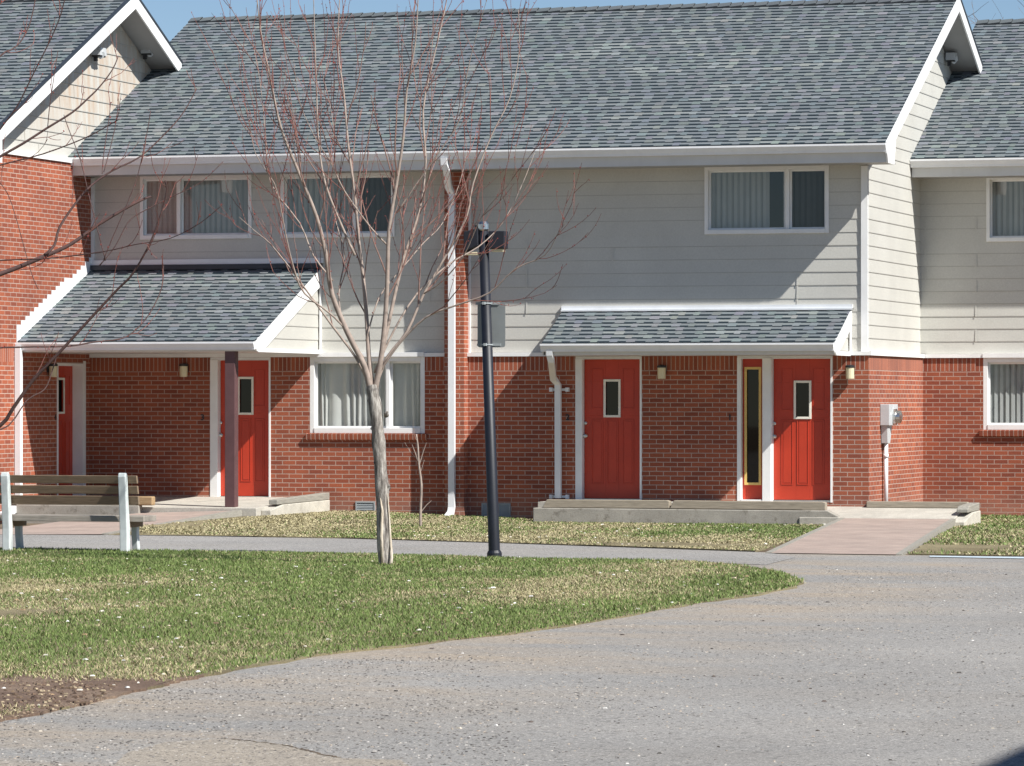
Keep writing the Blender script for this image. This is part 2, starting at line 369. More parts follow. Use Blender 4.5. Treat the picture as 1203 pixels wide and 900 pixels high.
def siding(mb, P, u0, u1, z0, z1, holes=[], zb=TRZ + .06, ur=None, lap=.008):
    for a, b, c, d in wallgrid([u0, u1], [z0, z1], holes):
        k = int(math.floor((c - zb) / LAP + 1e-6)); z = zb + k * LAP
        while z < d - 1e-4:
            lo = max(z, c); hi = min(z + LAP, d)
            ol = lap * (1 - (lo - z) / LAP) + .002; oh = lap * (1 - (hi - z) / LAP) + .002
            a0, b0, a1, b1 = a, b, a, b
            if ur:
                r0 = ur(lo); r1 = ur(hi); a0, b0, a1, b1 = max(a, r0[0]), min(b, r0[1]), max(a, r1[0]), min(b, r1[1])
                if b0 <= a0: break
                if b1 < a1: a1 = b1 = (a1 + b1) / 2
            if lo == z and hi - lo > .03:      # lap shadow line of each board, painted as a darker lower strip
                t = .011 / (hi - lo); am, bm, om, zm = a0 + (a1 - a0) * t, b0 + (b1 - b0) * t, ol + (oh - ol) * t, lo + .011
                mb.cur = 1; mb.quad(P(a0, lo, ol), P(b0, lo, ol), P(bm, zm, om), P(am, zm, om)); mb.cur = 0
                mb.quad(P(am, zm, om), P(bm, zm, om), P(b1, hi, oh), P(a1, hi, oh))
            else: mb.quad(P(a0, lo, ol), P(b0, lo, ol), P(b1, hi, oh), P(a1, hi, oh))
            if lo == z: mb.quad(P(a0, lo, 0), P(b0, lo, 0), P(b0, lo, ol), P(a0, lo, ol))
            z += LAP
def joint_caps(mb, P, lst, zb=TRZ + .06):
    for u, k in lst:
        z = zb + k * LAP; mb.quad(P(u - .012, z, .023), P(u + .012, z, .023), P(u + .012, z + LAP * .97, .010), P(u - .012, z + LAP * .97, .010))

SHC = [(.148, .168, .180), (.152, .173, .184), (.158, .178, .188), (.142, .162, .174), (.166, .187, .195), (.154, .172, .186), (.150, .168, .180)]
def shingles(mb, x0, x1, ya, za, yb, zb, seed=1, e=.143, up=None):
    """course by course laminated shingles from the eave (ya,za) to the top (yb,zb)"""
    R = random.Random(seed); Lg = math.hypot(yb - ya, zb - za); sy, sz = (yb - ya) / Lg, (zb - za) / Lg
    ny, nz = -sz, sy
    if nz < 0: ny, nz = -ny, -nz
    def P(x, v, h): return (x, ya + sy * v + ny * h, za + sz * v + nz * h)
    n = int(math.ceil(Lg / e)); flip = sy < 0
    def q(*p): mb.quad(*(reversed(p) if flip else p))
    for i in range(n):
        v0 = i * e; v1 = min((i + 1) * e, Lg); x = x0 - R.random() * .3; h0, h1 = .012, .004
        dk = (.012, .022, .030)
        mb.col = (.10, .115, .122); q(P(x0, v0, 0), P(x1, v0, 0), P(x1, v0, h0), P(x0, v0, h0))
        light = 0
        while x < x1:
            if light <= 0 and R.random() < .10: light = R.choice((1, 2)); lc = (.215, .234, .236) if R.random() < .5 else (.186, .205, .21)
            gap = R.uniform(.13, .23); tab = R.uniform(.08, .15)
            c = R.choice(SHC); j = R.uniform(.94, 1.06); c = tuple(t * j for t in c)
            if light > 0: c = lc; light -= 1
            # gap (base layer): plain with a dark printed band at its lower edge
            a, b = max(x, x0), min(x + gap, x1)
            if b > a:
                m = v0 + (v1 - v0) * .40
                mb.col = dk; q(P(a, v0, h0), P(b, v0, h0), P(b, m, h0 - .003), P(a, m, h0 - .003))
                mb.col = c; q(P(a, m, h0 - .003), P(b, m, h0 - .003), P(b, v1, h1), P(a, v1, h1))
            a, b = max(x + gap, x0), min(x + gap + tab, x1)
            if b > a:
                c2 = tuple(t * R.uniform(.93, 1.05) for t in c); mb.col = c2; g = .006
                q(P(a, v0, h0 + g), P(b, v0, h0 + g), P(b, v1, h1 + g * .6), P(a, v1, h1 + g * .6))
                mb.col = tuple(t * .8 for t in c2); q(P(a, v0, h0), P(b, v0, h0), P(b, v0, h0 + g), P(a, v0, h0 + g))
                q(P(a, v0, h0), P(a, v0, h0 + g), P(a, v1, h1 + g * .6), P(a, v1, h1)); q(P(b, v0, h0 + g), P(b, v0, h0), P(b, v1, h1), P(b, v1, h1 + g * .6))
            x += gap + tab
    mb.col = None
def slab(mb, x0, x1, ya, za, yb, zb, t):
    """sloping deck under the shingles"""
    mb.prism([(0, ya, za), (0, yb, zb), (0, yb, zb - t), (0, ya, za - t)], (x0, 0, 0), (x1, 0, 0))
def ridge(mb, x0, x1, y, z, seed=3):
    R = random.Random(seed); x = x0
    while x < x1:
        b = min(x + .2, x1); c = R.choice(SHC); mb.col = tuple(t * .72 for t in c)
        for s in (-1, 1):
            pts = [(x, y, z + .035), (b, y, z + .05), (b, y + s * .15, z - .15 * SL + .05), (x, y + s * .15, z - .15 * SL + .032)]
            mb.quad(*(pts if s < 0 else reversed(pts)))
        mb.quad((x, y - .15, z - .15 * SL), (x, y, z), (x, y, z + .035), (x, y - .15, z - .15 * SL + .032))
        mb.quad((x, y + .15, z - .15 * SL), (x, y, z), (x, y, z + .035), (x, y + .15, z - .15 * SL + .032))
        mb.col = (.03, .035, .04); mb.quad((x, y - .15, z - .15 * SL + .008), (b, y - .15, z - .15 * SL + .008), (b, y - .15, z - .15 * SL + .05), (x, y - .15, z - .15 * SL + .032))
        x = b
    mb.col = None
def gutter(parent, x0, x1, y, z, h=.125, d=.12, name='gutter'):
    """K-style gutter; back at y, top at z, runs along x"""
    mb = MB(); pr = [(y, z), (y, z - h), (y - d * .62, z - h), (y - d * .70, z - h * .72), (y - d * .9, z - h * .38), (y - d, z - h * .22), (y - d, z), (y - d + .012, z), (y - d + .012, z - .018), (y - d * .86, z - h * .34), (y - d * .6, z - h + .012), (y - .006, z - h + .012), (y - .006, z)]
    mb.prism([(0, a, b) for a, b in pr], (x0 + .004, 0, 0), (x1 - .004, 0, 0))
    outer = [(y, z), (y, z - h), (y - d * .62, z - h), (y - d * .70, z - h * .72), (y - d * .9, z - h * .38), (y - d, z - h * .22), (y - d, z)]
    for a, b in ((x0, x0 + .004), (x1 - .004, x1)): mb.prism([(0, p, q) for p, q in outer], (a, 0, 0), (b, 0, 0))
    return mb.build(name, M['gutter'], parent)
def barge(parent, x, ya, za, yb, zb, h=.21, t=.025, name='barge_board', drop=.0):
    mb = MB(); mb.prism([(0, ya, za), (0, yb, zb), (0, yb, zb - h), (0, ya, za - h - drop)], (x, 0, 0), (x + t, 0, 0))
    return mb.build(name, M['white'], parent)
def ductbox(mb, pts, w=.075, d=.055):
    """rectangular downspout along points, width along x"""
    pts = [Vector(p) for p in pts]
    rings = []
    for i, p in enumerate(pts):
        t = (pts[min(i + 1, len(pts) - 1)] - pts[max(i - 1, 0)]).normalized(); sx = Vector((1, 0, 0))
        if abs(t.x) > .9: sx = Vector((0, 0, 1))
        sx = (sx - t * sx.dot(t)).normalized(); sy = t.cross(sx)
        rings.append([p + sx * w / 2 + sy * d / 2, p - sx * w / 2 + sy * d / 2, p - sx * w / 2 - sy * d / 2, p + sx * w / 2 - sy * d / 2])
    for a, b in zip(rings, rings[1:]):
        for j in range(4): mb.quad(a[j], a[(j + 1) % 4], b[(j + 1) % 4], b[j])
    mb.quad(*rings[0]); mb.quad(*reversed(rings[-1]))

# ------------------------------------------------------------------ windows, doors, lamps
def curtain_mesh(x0, x1, z0, z1, y, period, amp, seed, flare=0, kind='fold'):
    mb = MB(); R = random.Random(seed); n = int((x1 - x0) / .012); xs = [x0 + (x1 - x0) * i / n for i in range(n + 1)]
    ph = 0; phs = []
    for x in xs: phs.append(ph); ph += .012 / period * 2 * math.pi * (1 + .45 * math.sin(x * 7 + seed) + .25 * math.sin(x * 19 + seed * 2))
    rows = 7
    for j in range(rows):
        for i in range(n):
            pts = []
            for (ii, jj) in ((i, j), (i + 1, j), (i + 1, j + 1), (i, j + 1)):
                t = jj / rows; z = z0 + (z1 - z0) * t; a = amp * (1 - .35 * t)
                pts.append((xs[ii] + flare * (1 - t) * math.sin(phs[ii] * .31) * .03, y + a * math.sin(phs[ii] + .25 * math.sin(t * 4 + seed)), z))
            mb.quad(*pts)
    return mb
def blind_mesh(x0, x1, z0, z1, y, pitch=.085, ang=.5, seed=0):
    mb = MB(); R = random.Random(seed); x = x0
    while x < x1:
        a = ang + R.uniform(-.12, .12); dx = pitch * .56 * math.cos(a); dy = pitch * .56 * math.sin(a)
        c = x + pitch / 2
        if c + dx > x1 + .02: break
        mb.quad((c - dx, y - dy, z0), (c, y - .008, z0), (c, y - .008, z1), (c - dx, y - dy, z1))
        mb.quad((c, y - .008, z0), (c + dx, y + dy, z0), (c + dx, y + dy, z1), (c, y - .008, z1)); x += pitch
    return mb
def window(parent, x0, x1, z0, z1, y, split, label=None, hang=(), dark=None, fw=.055, drop=.0):
    """frame stands proud of y; split = mullion x; hang = list of (kind,x0,x1,seed)"""
    mb = MB(); o = .03
    mb.box(x0, x0 + fw, y - o, y + .1, z0, z1); mb.box(x1 - fw, x1, y - o, y + .1, z0, z1)
    mb.box(x0 + fw, x1 - fw, y - o, y + .1, z1 - fw, z1); mb.box(x0 + fw, x1 - fw, y - o - .012, y + .1, z0, z0 + fw * 1.15)
    mb.box(split - .028, split + .028, y - .006, y + .09, z0 + fw * 1.15, z1 - fw)
    fr = mb.build('window', M['white'], parent, bevel=.004)
    if label: fr['label'] = label
    # sliding sash
    for k, (a, b, yy) in enumerate(((x0 + fw, split - .028, y + .045), (split + .028, x1 - fw, y + .06))):
        s = MB(); r = .028; c, d = z0 + fw * 1.15, z1 - fw
        s.box(a, a + r, yy, yy + .025, c, d); s.box(b - r, b, yy, yy + .025, c, d); s.box(a + r, b - r, yy, yy + .025, c, c + r); s.box(a + r, b - r, yy, yy + .025, d - r, d)
        s.build('sash', M['white'], fr)
        g = MB(); g.quad((a + r, yy + .012, c + r), (b - r, yy + .012, c + r), (b - r, yy + .012, d - r), (a + r, yy + .012, d - r))
        g.build('pane', M['glassd'] if dark == k else M['glass'], fr)
    rm = MB(); rm.box(x0 - .3, x1 + .3, y + .5, y + .52, z0 - .3, z1 + .3); rm.build('dark_room_panel', M['room'], fr)  # near-black panel behind the glass, the room's darkness put into its colour
    for kind, a, b, sd in hang:
        if kind == 'curtain': curtain_mesh(a, b, z0 + .04, z1 - .03, y + .16, .105, .028, sd, 1).build('curtain', M['curtain'], fr, smooth=True)
        else: blind_mesh(a, b, z0 + .04, z1 - .03, y + .15, .088, .42, sd).build('blind', M['blind'], fr)
    return fr
def knob(parent, p, ax):
    mb = MB(); p = Vector(p); a = Vector(ax)
    mb.tube([p, p + a * .012, p + a * .014, p + a * .04, p + a * .05, p + a * .068, p + a * .074], [.032, .032, .012, .012, .026, .03, .018], 12)
    mb.build('door_knob', M['steel'], parent, smooth=True)
    q = p + Vector((0, 0, .19)); mb = MB(); mb.tube([q, q + a * .02, q + a * .024], [.027, .025, .014], 12); mb.build('deadbolt', M['steel'], parent, smooth=True)
def rectring(mb, P, u0, u1, v0, v1, w, o0, o1):
    for a, b, c, d in ((u0, u0 + w, v0, v1), (u1 - w, u1, v0, v1), (u0 + w, u1 - w, v0, v0 + w), (u0 + w, u1 - w, v1 - w, v1)):
        boxP(mb, P, a, b, c, d, o0, o1)
def boxP(mb, P, a, b, c, d, o0, o1):
    p = [Vector(P(a, c, o0)), Vector(P(b, d, o1))]
    mb.box(p[0].x, p[1].x, p[0].y, p[1].y, p[0].z, p[1].z)
def door(parent, P, u0, u1, v0, v1, lite, knob_u, ax, label=None):
    """P maps (u, z, outward) ; slab front at outward 0"""
    W = u1 - u0; mb = MB(); lu0, lu1, lz0, lz1 = lite
    # slab with an opening for the lite
    for a, b, c, d in wallgrid([u0, u1], [v0, v1], [lite]): boxP(mb, P, a, b, c, d, -.045, 0)
    # pressed panels: raised mouldings
    for k in range(3):
        a = u0 + W * (.13 + k * .27); b = a + W * .20
        rectring(mb, P, a, b, v0 + .22, v0 + 1.18, .012, .0, .008)
        if not (a < lu1 and b > lu0): rectring(mb, P, a, b, lz0 + .1, v1 - .14, .012, 0, .008)
        boxP(mb, P, a + .03, b - .03, v0 + .25, v0 + 1.15, 0, .005)
    dr = mb.build('door', M['red'], parent, bevel=.0025)
    if label: dr['label'] = label
    g = MB(); rectring(g, P, lu0 - .03, lu1 + .03, lz0 - .03, lz1 + .03, .034, 0, .02); g.build('window_trim', M['cream'], dr, bevel=.004)
    g = MB(); boxP(g, P, lu0, lu1, lz0, lz1, -.025, -.02); g.build('window_pane', M['doorglass'], dr)
    knob(dr, P(knob_u, v0 + .93, 0), ax)
    t = MB(); boxP(t, P, u0 - .02, u1 + .02, v0 - .035, v0 - .004, -.06, .07); t.build('threshold', M['steel'], dr)
    return dr
def wall_lamp(parent, P, u, z, label=None):
    mb = MB(); 
    boxP(mb, P, u - .05, u + .05, z - .02, z + .11, 0, .02)
    c = Vector(P(u, z, .085)); mb.tube([c + Vector((0, 0, .075)), c + Vector((0, 0, .10)), c + Vector((0, 0, .115))], [.07, .07, .04], 14)
    o = mb.build('wall_lamp', M['black'], parent)
    if label: o['label'] = label
    g = MB(); g.tube([c + Vector((0, 0, -.09)), c + Vector((0, 0, -.085)), c + Vector((0, 0, .075))], [.05, .06, .062], 16); g.build('lamp_shade', M['lampshade'], o, smooth=False)
def doorbell(parent, P, u, z):
    mb = MB(); boxP(mb, P, u - .016, u + .016, z - .04, z + .04, 0, .018); mb.build('doorbell', M['black'], parent, bevel=.003)
def vent(parent, x0, x1, z0, z1, y=0):
    mb = MB(); P = front(y); rectring(mb, P, x0, x1, z0, z1, .022, 0.0, .018)
    k = z0 + .03
    while k < z1 - .03:
        mb.quad((x0 + .02, y - .014, k), (x1 - .02, y - .014, k), (x1 - .02, y - .003, k + .02), (x0 + .02, y - .003, k + .02)); k += .024
    mb.box(x0 + .02, x1 - .02, y - .003, y - .0005, z0 + .02, z1 - .02)
    mb.build('vent', M['ventgrey'], parent)

def shed(parent, x0, x1, yo, ze, zt, zs, seed, left_open=False):
    """lean-to roof from wall (y=0) out to yo; ze eave edge height, zt height at the wall, zs soffit level"""
    mb = MB(); mb.cur = 1; slab(mb, x0, x1, yo, ze, YF, zt, .09); mb.cur = 0
    shingles(mb, x0 + .0, x1 - .005, yo - .02, ze, YF - .02, zt, seed)
    rf = mb.build('porch_roof', [M['shingle'], M['white']], parent)
    # white drip edge shows at rake
    mb = MB(); mb.box(x0, x1 - .03, yo + .02, yo + .045, zs, ze - .095); mb.box(x0, x1 - .03, yo + .05, YF, zs, zs + .02)
    mb.build('soffit', M['fascia'], rf)
    gutter(rf, x0 - .01, x1 - .02, yo + .018, ze - .008, .115, .11)
    # gable end: siding triangle, barge board, foot trim
    s = (zt - ze) / (YF - yo)
    P = side(x1 - .045); g = MB()
    siding(g, P, yo + .2, YF, zs + .05, zt, zb=TRZ + .06, ur=lambda z: (yo + .02 + max(0, (z - ze + .1)) / s, YF))
    g.quad((x1 - .05, yo + .05, zs), (x1 - .05, YF, zs), (x1 - .05, YF, zt - .1), (x1 - .05, yo + .05, ze - .1))
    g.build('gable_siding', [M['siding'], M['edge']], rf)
    b = MB(); b.prism([(0, yo - .03, ze + .004), (0, YF, zt + .004), (0, YF, zt - .25), (0, yo + .30, ze - .24 + .30 * s), (0, yo + .0, zs), (0, yo - .03, zs + .03)], (x1 - .02, 0, 0), (x1 + .004, 0, 0))
    b.box(x1 - .02, x1 + .002, yo + .06, YF, zs - .012, zs + .05); b.box(x1 - .02, x1 - .002, YF - .07, YF, zs + .05, zt - .16)
    b.build('barge_board', M['white'], rf)
    return rf

# ================================================================== MIDDLE HOUSE
mid = thing('row_house', 'middle brick and grey siding house with four tall shed-roof red doorways and long shingle roof', 'house', (0, 0, 0))
mid['label'] = 'middle terrace house with red brick below, beige siding above and the longest grey shingle roof'
PF = front(0.0); PS = side(0.0)
door_z0, door_z1 = .335, 2.405
# openings on the front brick wall
d2x0, d2x1 = X(247, 0), X(318, 0)
gwx0, gwx1 = X(364, 0), X(499, 0); gwz0 = Z(509, -8, 0)
dax0, dax1 = X(676, 0), X(754, 0)
dbx0, dbx1 = X(866, 0), X(978, 0)
holes = [(d2x0, d2x1, .30, TRZ), (gwx0, gwx1, gwz0, 2.6), (dax0, dax1, .30, TRZ), (dbx0, dbx1, .30, TRZ)]
mb = MB(); mb.cur = 0
wall(mb, PF, XL, 0, -.2, 2.245, [(a, b, c, min(d, 2.3)) for a, b, c, d in holes]); wall(mb, PS, 0, SETB, -.2, 2.245, [])
mb.cur = 1
wall(mb, PF, XL, 0, 2.245, TRZ, [(a, b, 2.2, 2.6) for a, b, c, d in holes]); wall(mb, PS, 0, SETB, 2.245, TRZ, [])
mb.quad((XL, 0, TRZ), (0, 0, TRZ), (0, .2, TRZ), (XL, .2, TRZ)); mb.quad((0, 0, TRZ), (0, SETB, TRZ), (-.2, SETB, TRZ), (-.2, 0, TRZ))
mb.build('brick_wall', [M['brick'], M['soldier']], mid)
# back walls (never seen from the street)
mb = MB(); mb.box(-12.4, -.2, 9.8, 9.9, -.2, 5.5); mb.box(-12.5, -12.3, .2, 9.8, -.2, 5.5); mb.prism([(0, -.6, 5.5), (0, RY, RZ - .12), (0, 2 * RY + .6, 5.5)], (-12.40, 0, 0), (-12.30, 0, 0)); mb.build('rear_wall', M['brick'], mid)
# pilaster
px0, px1 = X(522, -.2), X(545, -.2)
mb = MB(); mb.box(px0, px1, -.2, .05, -.2, 5.22); mb.build('brick_pilaster', M['brick'], mid)
# upper windows
def up(pxa, pxb): return X(pxa, YF), X(pxb, YF)
u1 = up(165, 296); u2 = up(330, 464); u3 = up(828, 974)
wz0 = Z(274.5, -1.5, YF); wz1 = Z(195, -1.5, YF); wz0b = Z(280.5, -10, YF); wz1b = Z(205, -10, YF)
uh = [(u1[0] + .02, u1[1] - .02, wz0b + .02, wz1b - .02), (u2[0] + .02, u2[1] - .02, wz0b + .02, wz1b - .02), (u3[0] + .02, u3[1] - .02, wz0 + .02, wz1 - .02)]
PU = front(YF); SZ0, SZ1 = TRZ + .06, 5.24
mb = MB()
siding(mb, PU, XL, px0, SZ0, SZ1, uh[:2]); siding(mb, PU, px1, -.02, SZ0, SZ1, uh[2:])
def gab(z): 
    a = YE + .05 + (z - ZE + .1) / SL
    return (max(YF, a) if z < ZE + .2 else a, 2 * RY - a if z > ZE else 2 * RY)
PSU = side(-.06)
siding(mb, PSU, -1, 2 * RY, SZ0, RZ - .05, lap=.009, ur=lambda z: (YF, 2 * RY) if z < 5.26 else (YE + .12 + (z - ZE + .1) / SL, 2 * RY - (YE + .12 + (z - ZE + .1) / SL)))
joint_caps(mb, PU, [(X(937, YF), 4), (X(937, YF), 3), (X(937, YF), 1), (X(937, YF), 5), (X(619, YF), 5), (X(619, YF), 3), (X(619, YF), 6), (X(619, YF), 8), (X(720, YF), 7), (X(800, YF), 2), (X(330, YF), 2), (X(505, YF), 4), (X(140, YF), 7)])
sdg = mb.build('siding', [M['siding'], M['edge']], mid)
# give the gable's upper part its rain-stained boards
mb = MB(); mb.quad((-.075, YF, 5.2), (-.075, 2 * RY, 5.2), (-.075, RY, RZ)); mb.build('gable_sheathing', M['siding'], mid)
# white band over the brick, corner boards
mb = MB()
for a, b in ((XL, px0), (px1, .035)):
    if a == XL: mb.box(a, X(364, 0), -.035, YF, TRZ + .003, TRZ + .06); mb.box(X(499, 0), b, -.035, YF, TRZ + .003, TRZ + .06); mb.box(X(364, 0), X(499, 0), -.05, YF, TRZ + .003, TRZ + .07)
    else: mb.box(a, b, -.035, YF, TRZ + .003, TRZ + .06)
mb.box(-.05, .035, YF + .001, SETB - .04, TRZ + .003, TRZ + .06)
mb.box(-.125, -.028, YF - .035, YF + .06, TRZ + .061, 5.22)
mb.box(px1, px1 + .03, YF - .03, YF + .03, TRZ + .061, 5.22); mb.box(XL, XL + .05, YF - .03, YF + .02, TRZ + .061, 5.22)
mb.build('white_trim', M['white'], mid)
# windows
def hang2(kind, a, b, gaps, sd):
    out = []; cur = a
    for g0, g1 in gaps: out.append((kind, cur, g0, sd)); cur = g1; sd += 1
    out.append((kind, cur, b, sd)); return out
window(mid, u1[0], u1[1], wz0b, wz1b, YF, X(210, YF), 'leftmost upper window with closed vertical blinds', hang2('blind', u1[0] + .06, u1[1] - .06, [], 3))
window(mid, u2[0], u2[1], wz0b, wz1b, YF, X(417, YF), 'upper window behind the bare tree, its right pane dark', hang2('blind', u2[0] + .06, u2[1] - .06, [(X(418, YF), X(419, YF))], 5), dark=1)
window(mid, u3[0], u3[1], wz0, wz1, YF, X(925, YF), 'upper right window with a dark gap in the blinds', hang2('blind', u3[0] + .06, u3[1] - .06, [(X(906, YF), X(918, YF))], 8), dark=1)
window(mid, gwx0, gwx1, gwz0, TRZ + .002, .03, X(455, 0), 'wide ground floor window with pleated curtains', hang2('curtain', gwx0 + .06, gwx1 - .06, [], 12), fw=.07)
mb = MB(); mb.prism([(0, -.05, gwz0 - .095), (0, -.06, gwz0 - .012), (0, .0, gwz0 - .002), (0, .0, gwz0 - .11)], (gwx0 - .05, 0, 0), (gwx1 + .04, 0, 0)); mb.build('window_sill', M['sill'], mid)
# doors
def doorway(x0, x1, fl, fr, lite_px, kpx, label):
    """white jambs then red door, lite given in pixels on the door plane"""
    yd = .11; mb = MB()
    mb.box(x0, x0 + fl, -.012, yd + .05, .30, TRZ - .03); mb.box(x1 - fr, x1, -.012, yd + .05, .30, TRZ - .03); mb.box(x0 + fl, x1 - fr, -.010, yd + .05, door_z1 + .002, TRZ - .03)
    mb.box(x0, x1, .0, yd, TRZ - .03, TRZ); fm = mb.build('door_frame', M['white'], mid, bevel=.003)
    l0, l1 = X(lite_px[0], yd), X(lite_px[1], yd); lz0, lz1 = Z(lite_px[3], l0, yd), Z(lite_px[2], l0, yd)
    return door(mid, front(yd), x0 + fl + .004, x1 - fr - .004, door_z0, door_z1, (l0, l1, lz0, lz1), X(kpx, yd), (0, -1, 0), label)
doorway(d2x0, d2x1, .125, .03, (281.5, 296, 445, 485), 259.5, 'red door behind the dark porch post')
doorway(dax0, dax1, .105, .03, (711.5, 727, 448, 488), 688, 'red door beside the bent downspout')
xs = X(896, 0); xe = X(906, 0)
doorway(xe - .0, dbx1, .01, .03, (935, 951, 449.5, 490), 910, 'rightmost red door, half in sunlight')
# sidelight beside the right door
mb = MB(); mb.box(dbx0, dbx0 + .06, -.012, .13, .30, TRZ - .03); mb.box(xs, xe, -.03, .13, .27, TRZ - .03); mb.box(dbx0 + .06, xs, -.01, .13, door_z1 + .002, TRZ - .03); mb.box(dbx0, xe, 0, .11, TRZ - .03, TRZ); mb.box(dbx0 + .06, xs, -.02, .13, .30, .335)
sf = mb.build('sidelight_frame', M['white'], mid, bevel=.003)
a, b = X(877, .08), X(892, .08); c, d = Z(567, a, .08), Z(434, a, .08); P8 = front(.09)
mb = MB()
for q in wallgrid([dbx0 + .064, xs - .004], [door_z0 + .002, door_z1], [(a, b, c, d)]): boxP(mb, P8, *q, -.04, 0)
sp_ = mb.build('sidelight', M['red'], mid)
mb = MB(); rectring(mb, P8, a - .03, b + .03, c - .035, d + .035, .036, 0, .02); mb.build('window_trim', M['yellow'], sp_)
mb = MB(); boxP(mb, P8, a, b, c, d, -.025, -.02); mb.build('window_pane', M['doorglass'], sp_)
# lamps, bells, vents
wall_lamp(mid, PF, X(218, 0), Z(436, X(218, 0), 0), 'lamp inside the left porch')
wall_lamp(mid, PF, X(779, 0), Z(438, X(779, 0), 0), 'lamp under the small canopy')
wall_lamp(mid, PF, X(1000, 0), Z(438, X(1000, 0), 0), 'sunlit lamp at the right brick corner')
def digit(parent, ch, P, u, z, rz=0):
    cu = bpy.data.curves.new('digit', 'FONT'); cu.body = ch; cu.size = .125; cu.extrude = .004; cu.align_x = 'CENTER'; cu.offset = .003
    tmp = bpy.data.objects.new('digit_source', cu); COL.objects.link(tmp); bpy.context.view_layer.update()
    me = bpy.data.meshes.new_from_object(tmp.evaluated_get(bpy.context.evaluated_depsgraph_get())); bpy.data.objects.remove(tmp)
    me.materials.clear(); me.materials.append(M['black']); o = bpy.data.objects.new('house_number', me); COL.objects.link(o); o.parent = parent
    o.location = Vector(P(u, z - .045, .006)) - woff(parent); o.rotation_euler = (math.pi / 2, 0, rz)
for q, ch in ((238, '3'), (667, '2'), (857.5, '1')): digit(mid, ch, PF, X(q, 0), Z(490, X(q, 0), 0))
vent(mid, X(418, 0), X(441, 0), Z(603, -8, 0), Z(589, -8, 0)); vent(mid, X(566, 0), X(600, 0), Z(608, -6, 0), Z(591, -6, 0))
# roof
mb = MB(); mb.cur = 1
slab(mb, -12.44, .4, YE, ZE, RY, RZ, .10); slab(mb, -12.44, 0, 2 * RY - YE, ZE, RY, RZ, .10); slab(mb, 0, .4, 6.92, RZ - SL * (6.92 - RY), RY, RZ, .10)
mb.cur = 0
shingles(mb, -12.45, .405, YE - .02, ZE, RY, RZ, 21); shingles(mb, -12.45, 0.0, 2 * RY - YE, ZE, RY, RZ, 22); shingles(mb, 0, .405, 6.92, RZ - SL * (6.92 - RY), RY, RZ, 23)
ridge(mb, -12.45, .40, RY, RZ)
rf = mb.build('roof', [M['shingle'], M['soffit']], mid)
mb = MB(); mb.box(XL + .003, .40, YE + .04, YE + .065, 5.225, 5.40); mb.build('fascia', M['fascia'], rf)
mb = MB(); mb.box(XL + .003, .38, YE + .066, YF + .02, 5.235, 5.25); mb.build('soffit', M['soffit'], rf)
gutter(rf, XL - .055, .41, YE + .04, ZE - .005, .125, .12)
# barge boards and the boxed eave end
mb = MB(); sB = SL
mb.prism([(0, YE - .03, ZE + .01), (0, RY, RZ + .03), (0, RY, RZ - .19), (0, YE + .62, ZE - .19 + .62 * SL), (0, YE + .50, 5.215), (0, YE + .04, 5.215), (0, YE - .03, ZE - .15)], (.4, 0, 0), (.425, 0, 0))
mb.prism([(0, 6.95, RZ + .03 - SL * 2.0), (0, RY, RZ + .03), (0, RY, RZ - .19), (0, 6.95, RZ - .19 - SL * 2.0)], (.4, 0, 0), (.425, 0, 0))
mb.build('barge_board', M['white'], rf)
mb = MB()
mb.prism([(0, 6.97, RZ + .05 - SL * 2.0), (0, RY, RZ + .055), (0, RY, RZ + .02), (0, 6.97, RZ + .012 - SL * 2.0)], (.38, 0, 0), (.437, 0, 0)); mb.build('drip_edge', M['flash'], rf)
mb = MB(); mb.box(.0, .40, 6.93, 6.95, RZ - SL * 2 - .19, RZ - SL * 2 - .02); mb.build('overhang_end', M['flash'], rf)
# downspout on the pilaster, downspout under the canopy
mb = MB(); xd = X(531, -.24); xg = X(521.5, YE - .05)
ductbox(mb, [(xg, YE - .03, ZE - .10), (xg, YE - .02, ZE - .20), (xg + .02, YE + .02, ZE - .27), (xd - .02, -.36, ZE - .50), (xd, -.25, ZE - .62), (xd, -.25, .2), (xd - .01, -.28, .1), (xd - .03, -.42, .03)], .095, .075)
dsp = mb.build('downspout', M['white_metal'], mid); dsp['label'] = 'full height white downspout on the brick pilaster'
mb = MB(); xc = X(656, -.08); xg2 = X(646, -1.0)
ductbox(mb, [(xg2 + .02, -1.08, 2.55), (xg2 + .02, -1.07, 2.46), (xg2 + .03, -1.03, 2.38), (xc - .03, -.25, 2.12), (xc, -.10, 2.03), (xc, -.09, .34)], .09, .07)
d3 = mb.build('downspout', M['white_metal'], mid); d3['label'] = 'short bent downspout beside the middle red door'
for z in (1.955, .36):
    mb = MB(); mb.box(xc - .12, xc + .12, -.04, -.015, z - .018, z + .018); mb.box(xc - .15, xc - .1, -.06, -.0, z - .03, z + .03); mb.box(xc + .1, xc + .15, -.06, -.0, z - .03, z + .03); mb.build('pipe_strap', M['white_metal'], d3)
